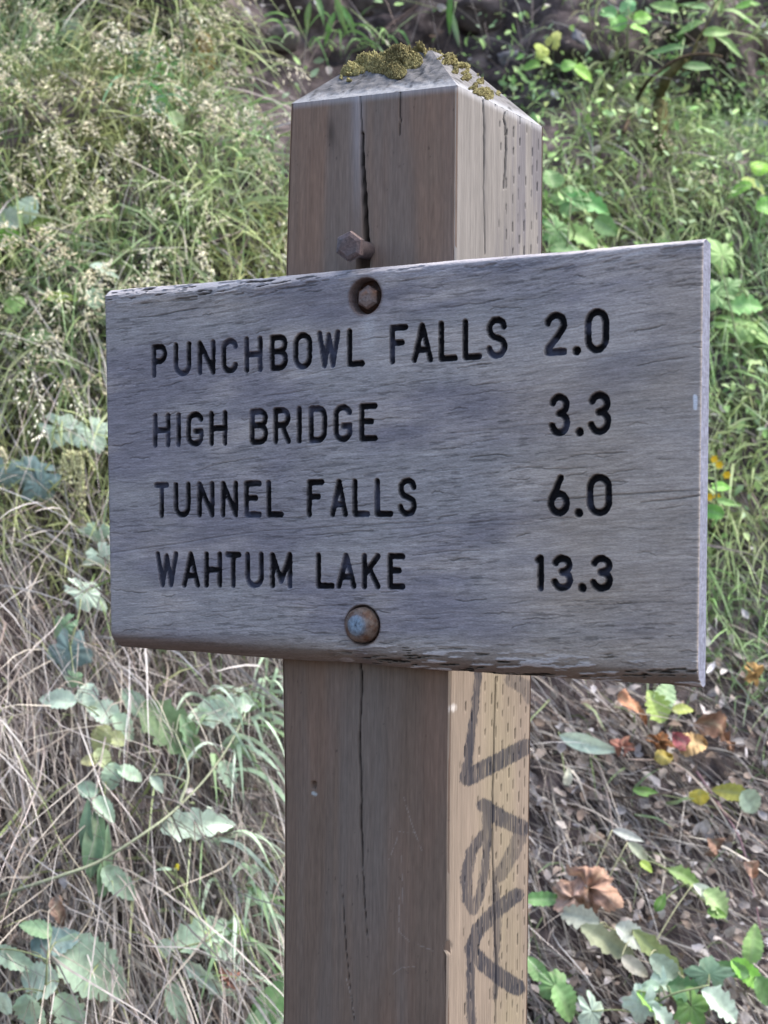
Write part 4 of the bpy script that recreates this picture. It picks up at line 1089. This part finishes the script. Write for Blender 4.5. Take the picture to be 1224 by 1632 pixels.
# right side
plant('maple_seedling', 'bright green broad leaves just right of the post above the board', 'seedling', [
    (905, 318, 56, 46, 170, 'palm', brite2), (938, 322, 78, 30, -10, 'jag', (120, 180, 110)), (965, 360, 40, 30, -30, 'oval', brite2), (890, 372, 56, 40, -60, 'palm', brite2), (925, 375, 60, 36, -20, 'jag', brite), (880, 285, 30, 36, 100, 'oval', brite2), (900, 396, 50, 24, 10, 'oval', brite2)],
    stems=[[(900, 430, .02), (905, 380, .08), (910, 320, .1)]], base_px=(900, 430))
plant('maple_seedling', 'bright green lobed leaves right of the board\'s top right corner', 'seedling', [
    (1148, 402, 56, 46, 120, 'palm', brite), (1134, 468, 60, 50, 160, 'palm', brite2), (1186, 486, 60, 34, 10, 'jag', (130, 180, 110)), (1190, 522, 84, 40, -20, 'palm', brite), (1165, 455, 44, 26, 30, 'palm', brite2), (1222, 535, 40, 36, -60, 'palm', brite2)],
    stems=[[(1180, 600, .02), (1170, 520, .08), (1150, 430, .1)]], base_px=(1180, 600))
plant('leafy_weed', 'yellow-green leaves near the right frame edge above the board', 'weed', [
    (1212, 268, 30, 30, 60, 'round', (150, 200, 80)), (1200, 292, 40, 24, -20, 'round', (170, 190, 100)), (1180, 300, 40, 20, 200, 'oval', (130, 180, 80)), (1222, 330, 34, 34, 0, 'round', (120, 180, 80))], base_px=(1205, 320))
plant('leafy_weed', 'yellow-green leaflets in front of the dark earth just right of the post top', 'weed', [
    (862, 78, 24, 22, 120, 'tri', (176, 192, 96)), (884, 62, 26, 22, 60, 'tri', (180, 186, 104)), (868, 92, 26, 18, -30, 'tri', (158, 184, 94)), (930, 116, 36, 26, -20, 'oval', (140, 190, 80)), (848, 104, 26, 20, 180, 'round', (120, 165, 80)), (905, 105, 24, 20, 30, 'round', (130, 180, 90))], base_px=(880, 120))
plant('leafy_weed', 'light green leaves in front of the dark earth at the top, left of the sapling', 'weed', [
    (985, 36, 30, 26, 100, 'round', (120, 180, 90)), (1024, 28, 30, 22, 20, 'oval', (140, 195, 90)), (1020, 46, 34, 20, 0, 'oval', (150, 205, 100)), (1000, 12, 30, 22, 60, 'round', (110, 165, 110)), (970, 20, 26, 24, 150, 'round', (110, 160, 100))],
    stems=[[(1000, 90, .02), (1000, 50, .07), (1002, 10, .09)]], base_px=(1000, 90))
# sapling with lance leaves and mossy stub
sap = plant('sapling', 'leaning sapling with lance-shaped bright green leaves in the top right corner', 'sapling', [
    (1062, 10, 42, 20, 160, 'oval', brite), (1112, 8, 44, 14, 160, 'lance', brite2), (1146, 6, 30, 14, 100, 'lance', brite), (1182, 22, 64, 16, -14, 'lance', brite), (1102, 40, 46, 15, 196, 'lance', brite), (1142, 50, 50, 15, 8, 'lance', brite),
    (1134, 70, 30, 10, -80, 'lance', brite), (1164, 70, 52, 12, -32, 'lance', brite), (1190, 6, 40, 14, 20, 'lance', (110, 170, 70)), (1063, 76, 60, 12, 180, 'lance', brite2, {'off': .12}), (1058, 112, 60, 15, 175, 'lance', brite2), (1112, 104, 56, 15, 10, 'lance', brite2)],
    stems=[[(1090, 112, .06), (1115, 60, .14), (1140, 15, .16), (1165, -30, .16)]], stem_col=srgb(110, 104, 70), base_px=(1060, 240))
g = Geo(); add_tube(g, catmull([on_bank(1056, 250, .0), on_bank(1052, 200, .13), on_bank(1053, 160, .2), on_bank(1062, 125, .22), on_bank(1092, 92, .22)], 6), .017, .008, sides=10, jit=.25, col=srgb(82, 78, 50))
g.build('trunk', M_bark, sap)
g = Geo(); add_tube(g, catmull([on_bank(993, 212, .12), on_bank(1010, 170, .2), on_bank(1032, 130, .23), on_bank(1056, 110, .25), on_bank(1085, 92, .25), on_bank(1120, 86, .24), on_bank(1150, 90, .22)], 6), .0048, .0026, sides=6, jit=.15, col=srgb(70, 60, 48))
g.build('branch', M_bark, sap)
# yellow flowers beside the board
fl = plant('yellow_flower_plant', 'small yellow flowers right beside the lower right edge of the board', 'wildflower', [
    (1150, 775, 40, 16, 10, 'lance', (120, 180, 80)), (1160, 800, 50, 10, -10, 'lance', (140, 180, 110)), (1135, 815, 40, 22, 160, 'oval', (110, 165, 80))],
    stems=[[(1140, 850, .02), (1142, 790, .08), (1138, 742, .1)], [(1142, 800, .07), (1140, 795, .09)]], base_px=(1140, 850))
for (px_, py_) in ((1138, 732), (1146, 741), (1158, 757), (1130, 792), (1142, 793)):
    c = on_bank(px_, py_, .10); g = Geo()
    for k_ in range(6):
        an = k_ * PI / 3; e = c + (RIGHT * math.cos(an) + UP * math.sin(an)) * .0075 - FWD * .002
        sdv = (RIGHT * -math.sin(an) + UP * math.cos(an)) * .003; mp = (c + e) / 2
        g.add(np.array([c, mp + sdv - FWD * .002, e, mp - sdv - FWD * .002]), np.array([[0, 1, 2, 3]]), srgb(225, 190, 40))
    g.build('flower', M_leaf, fl)
c = on_bank(282, 1381, .1); g = Geo()
bud = plant('flower_bud_stalk', 'thin stalk with one tiny yellow bud in the straw left of the post', 'wildflower', [(262, 1384, 26, 6, 170, 'lance', pale)], stems=[[(285, 1450, .02), (280, 1410, .07), (281, 1384, .09)]], base_px=(285, 1450))
add_tube(g, catmull([on_bank(281, 1386, .092), on_bank(282, 1381, .093), on_bank(283, 1377, .094)], 3), .0035, .002, sides=7, col=srgb(205, 195, 60)); g.build('bud', M_leaf, bud)

# lower right: plants
plant('leafy_weed', 'pale lance leaf lying over straw just right of the post under the board', 'weed', [(935, 1186, 92, 26, -18, 'lance', palew), (905, 1240, 26, 14, 80, 'oval', (200, 200, 180))], base_px=(890, 1170))
plant('leafy_weed', 'lime green folded leaf right below the board\'s right end', 'weed', [(1048, 1128, 50, 38, 110, 'jag', (158, 182, 100)), (1060, 1108, 44, 34, 60, 'oval', (170, 196, 150)), (1088, 1130, 34, 18, 10, 'oval', (160, 170, 90))], base_px=(1060, 1160))
plant('leafy_weed', 'yellowish and grey-green leaves at the right edge, middle of the litter', 'weed', [(1165, 1262, 50, 26, 170, 'oval', (160, 160, 80)), (1196, 1278, 48, 34, -50, 'oval', (170, 190, 166)), (1115, 1270, 24, 30, -90, 'oval', (190, 180, 80)), (1030, 1262, 46, 14, -10, 'lance', (110, 150, 80))], base_px=(1180, 1300))
plant('leafy_weed', 'mixed green leaves in the litter right of the post, lower right', 'weed', [(1092, 1396, 56, 24, -22, 'jag', (120, 150, 86)), (1142, 1436, 50, 36, -40, 'jag', (150, 176, 120)), (1052, 1440, 30, 16, 60, 'lance', (90, 130, 60)), (1142, 1455, 30, 16, -10, 'oval', (110, 150, 70)), (1030, 1380, 24, 14, -30, 'oval', (150, 176, 80))],
      stems=[[(1010, 1350, .03), (1080, 1400, .05), (1160, 1470, .05)]], base_px=(1160, 1470))
plant('leafy_weed', 'bright green leaf plant beside the post at the bottom right', 'weed', [(868, 1432, 66, 22, 5, 'oval', (96, 140, 84)), (880, 1568, 66, 40, 140, 'palm', brite2), (900, 1596, 60, 40, -60, 'oval', (130, 170, 110)), (855, 1545, 40, 26, 120, 'oval', brite2)], base_px=(885, 1620))
plant('balsam_plant', 'star-shaped light green young plant in the lower right corner', 'weed', [
    (1050, 1562, 44, 24, 80, 'lance', palew), (1068, 1570, 34, 18, 0, 'lance', palew), (1036, 1572, 34, 18, 180, 'lance', pale), (1040, 1600, 66, 22, -40, 'jag', (150, 200, 100)), (1060, 1625, 60, 26, -50, 'jag', palew),
    (1130, 1548, 40, 62, 90, 'palm', (130, 160, 130)), (1090, 1575, 60, 34, -10, 'jag', (90, 130, 90)), (1105, 1610, 60, 50, -60, 'palm', (120, 160, 90)), (1150, 1600, 80, 40, -35, 'jag', palew), (1022, 1605, 56, 50, -100, 'palm', palew), (945, 1618, 60, 40, -70, 'palm', palew)],
    stems=[[(1000, 1640, .02), (1060, 1590, .08), (1130, 1570, .08)]], base_px=(1060, 1650))
plant('balsam_plant', 'glossy bright green upright leaves at the right frame edge near the bottom', 'weed', [
    (1200, 1508, 56, 30, 80, 'oval', brite), (1196, 1554, 76, 30, -35, 'oval', (130, 190, 80)), (1170, 1545, 50, 22, 160, 'oval', brite2), (1218, 1580, 56, 30, -60, 'oval', brite2)], base_px=(1190, 1590))
plant('withered_plant', 'grey wilted leaves bent over the straw right of the post near the bottom', 'weed', [
    (925, 1462, 62, 34, 165, 'jag', (176, 180, 164)), (968, 1500, 96, 34, -28, 'jag', (160, 166, 134)), (1010, 1492, 70, 34, -30, 'oval', (176, 184, 176)), (1050, 1520, 110, 30, -42, 'jag', (146, 160, 108)), (1065, 1546, 80, 30, -40, 'oval', (160, 178, 160)), (1012, 1540, 52, 22, -35, 'oval', (190, 186, 172)),
    (1130, 1425, 60, 20, -30, 'lance', (196, 206, 190)), (1000, 1330, 50, 14, -15, 'lance', (186, 190, 184)), (1020, 1358, 54, 16, -40, 'lance', (176, 184, 160))],
    stems=[[(890, 1450, .02), (960, 1475, .05), (1040, 1510, .06), (1090, 1560, .05)]], stem_col=srgb(150, 150, 120), base_px=(890, 1450))

# fallen leaves, each its own thing
def fallen(label, px_, py_, Lp, Wp, ang, kind, colr, name='fallen_leaf', curl=1.2, droop=.5, off=.05, fold=.6):
    b = on_bank(px_, py_, 0); root = empty(name, b, label, 'fallen leaf', 'fallen dead leaves on the lower bank')
    place_leaf(px_, py_, Lp, Wp, ang, kind, srgb(*colr), off=off, parent=root, mat=M_dry, curl=curl, droop=droop, fold=fold, name='blade')
fallen('largest curled orange-brown dead leaf, right of the post near the bottom', 948, 1420, 88, 66, -25, 'palm', (170, 138, 120))
fallen('brown lobed dead leaf hooked on the left end of the big orange one', 908, 1425, 48, 50, 140, 'palm', (176, 148, 134))
fallen('red and yellow leaf low on the right below the board corner', 1102, 1186, 46, 34, 10, 'round', (178, 150, 108), off=.07)
fallen('crimson leaf tip touching the red and yellow leaf', 1086, 1182, 26, 26, 120, 'round', (156, 92, 96), off=.08)
fallen('orange and yellow leaf just under the right half of the board', 1010, 1124, 60, 26, -30, 'oval', (184, 136, 108))
fallen('long rusty brown curled leaf below the board\'s right end', 1150, 1164, 90, 34, -28, 'jag', (124, 94, 78))
fallen('small dark brown curled leaf under the lime green leaf', 1056, 1180, 40, 30, -10, 'palm', (120, 80, 50))
fallen('pinkish brown curled scrap below the orange and yellow leaf', 992, 1186, 30, 34, 70, 'palm', (150, 104, 90))
fallen('brown leaf hanging at the right edge beside the board corner', 1205, 1075, 34, 30, -60, 'palm', (170, 136, 84))
fallen('yellow withered leaf between the pink scrap and red leaf', 1060, 1205, 34, 22, 10, 'oval', (176, 160, 90))
fallen('reddish brown leaf scrap at the right above the mixed green leaves', 1140, 1350, 30, 40, -80, 'oval', (124, 98, 84))
fallen('orange leaf scrap by the right frame edge', 1200, 1385, 30, 26, -60, 'oval', (178, 144, 124))
fallen('curled brown leaf scrap in straw at the lower left', 92, 1450, 44, 26, -70, 'oval', (134, 112, 100))
fallen('brown curled leaf scrap left of the post below the jagged weed', 365, 1560, 30, 34, 40, 'palm', (140, 96, 84))

# twigs
def twig(label, pts, w_, colr, name='dry_twig'):
    P3 = catmull([on_bank(*q) for q in pts], 6); root_o = P3[0]
    g = Geo(); add_tube(g, P3, w_, w_ * .6, sides=6, jit=.2, col=colr)
    P4 = [on_bank(pts[len(pts) // 2][0], pts[len(pts) // 2][1], pts[len(pts) // 2][2])]
    o = g.build(name, M_bark, None); o['label'] = label; o['category'] = 'twig'; o['group'] = 'dead twigs and roots on the bank'
twig('grey straight twig leaning up under the board, left of the post', [(240, 1150, .05), (280, 1100, .06), (330, 1060, .06), (370, 1020, .05)], .0017, srgb(150, 142, 146))
twig('long thin pinkish bramble cane running down through the litter at the right', [(1110, 1230, .04), (1150, 1290, .06), (1180, 1340, .07), (1200, 1420, .06), (1212, 1480, .04)], .0020, srgb(130, 106, 112))
twig('pale slanting twig crossing the litter right of the post', [(1000, 1210, .05), (1080, 1220, .07), (1150, 1290, .07), (1224, 1352, .05)], .0015, srgb(176, 160, 150))
twig('thick pale root crossing the dark earth at the top right', [(1000, 20, .03), (1060, 28, .06), (1100, 60, .05), (1170, 110, .05), (1230, 125, .03)], .0022, srgb(120, 108, 104))
twig('slanting bare twig in front of the dark earth above the post', [(700, 140, .02), (690, 70, .05), (735, -20, .07)], .0020, srgb(84, 76, 74))
twig('dead vertical twig left of the yellow-green leaflets at the top', [(820, 130, .02), (845, 60, .05), (850, -20, .06)], .0016, srgb(120, 110, 108))
twig('bare forked root low on the dark earth above the post', [(560, 120, .01), (600, 60, .04), (650, 20, .05), (690, -10, .04)], .0040, srgb(76, 66, 64))
twig('long pale straw stalk arching across the lower left corner', [(-10, 1600, .05), (80, 1540, .09), (150, 1440, .11), (90, 1330, .12)], .0010, srgb(190, 180, 160), 'straw_stalk')

# stones set in the bank
def stone(label, px_, py_, w_, h_, colr, seed):
    P = on_bank(px_, py_, -.012); s = ((P - CAM) @ FWD) / FPX
    r = np.random.default_rng(seed); nu2, nv2 = 40, 24
    th_, ph_ = np.meshgrid(np.linspace(0, 2 * PI, nu2, endpoint=False), np.linspace(0, PI, nv2))
    D = np.stack([np.cos(th_) * np.sin(ph_), np.sin(th_) * np.sin(ph_), np.cos(ph_)], -1)
    # cut flat faces for an angular stone
    rad = np.ones(D.shape[:2])
    for q in range(14):
        nq = r.normal(0, 1, 3); nq /= np.linalg.norm(nq); dd = D @ nq; lim = r.uniform(.45, .85)
        rad = np.where(dd > 1e-3, np.minimum(rad, lim / np.maximum(dd, 1e-3)), rad)
    rad *= 1 + .30 * (fbm(np.cos(th_) * 2 + 5, np.sin(th_) * 2 + ph_ * 2.5 + 5, seed, 4) - .5)
    Q = D * rad[..., None]
    V = P + Q[..., :1] * RIGHT * w_ * s * .62 + Q[..., 1:2] * FWD * (w_ + h_) * s * .3 + Q[..., 2:] * UP * h_ * s * .62
    i = np.arange(nv2 - 1)[:, None] * nu2; j = np.arange(nu2)[None]; k = (j + 1) % nu2
    F = np.stack([i + j, i + nu2 + j, i + nu2 + k, i + k], -1).reshape(-1, 4)
    C = srgb(*colr)[None] * (.7 + .6 * fbm(V[..., 0] * 90, V[..., 2] * 90, seed, 3).reshape(-1)[:, None])
    mesh_obj('stone', V.reshape(-1, 3), F, M_rock, col=C, smooth=True, tag={'label': label, 'category': 'stone', 'group': 'stones set in the bank'})
stone('broad pale grey stone near the right frame edge level with the post top', 1192, 206, 84, 30, (166, 170, 182), 1)
stone('small grey stone left of the broad pale stone at the right', 1152, 200, 30, 20, (160, 162, 172), 2)
stone('bluish stone in dark earth above right of the post', 920, 62, 28, 34, (118, 118, 126), 3)
stone('light stone below the light green leaves at the top', 972, 86, 18, 18, (180, 178, 172), 4)
stone('large grey rock at the very top just left of the post', 610, 14, 150, 80, (104, 96, 94), 5)
stone('long dark rock at the top edge right above the post', 775, 18, 120, 70, (88, 80, 80), 6)
stone('grey rock at the top between the grass and the post', 430, 62, 80, 50, (112, 106, 104), 7)
stone('rounded grey stone just right of the moss on the post', 812, 96, 40, 34, (130, 128, 134), 8)
stone('dark rock at the top right behind the sapling leaves', 1100, 60, 100, 60, (84, 76, 76), 9)
stone('brown rock at the right frame edge behind the sapling', 1215, 95, 60, 80, (110, 92, 84), 10)
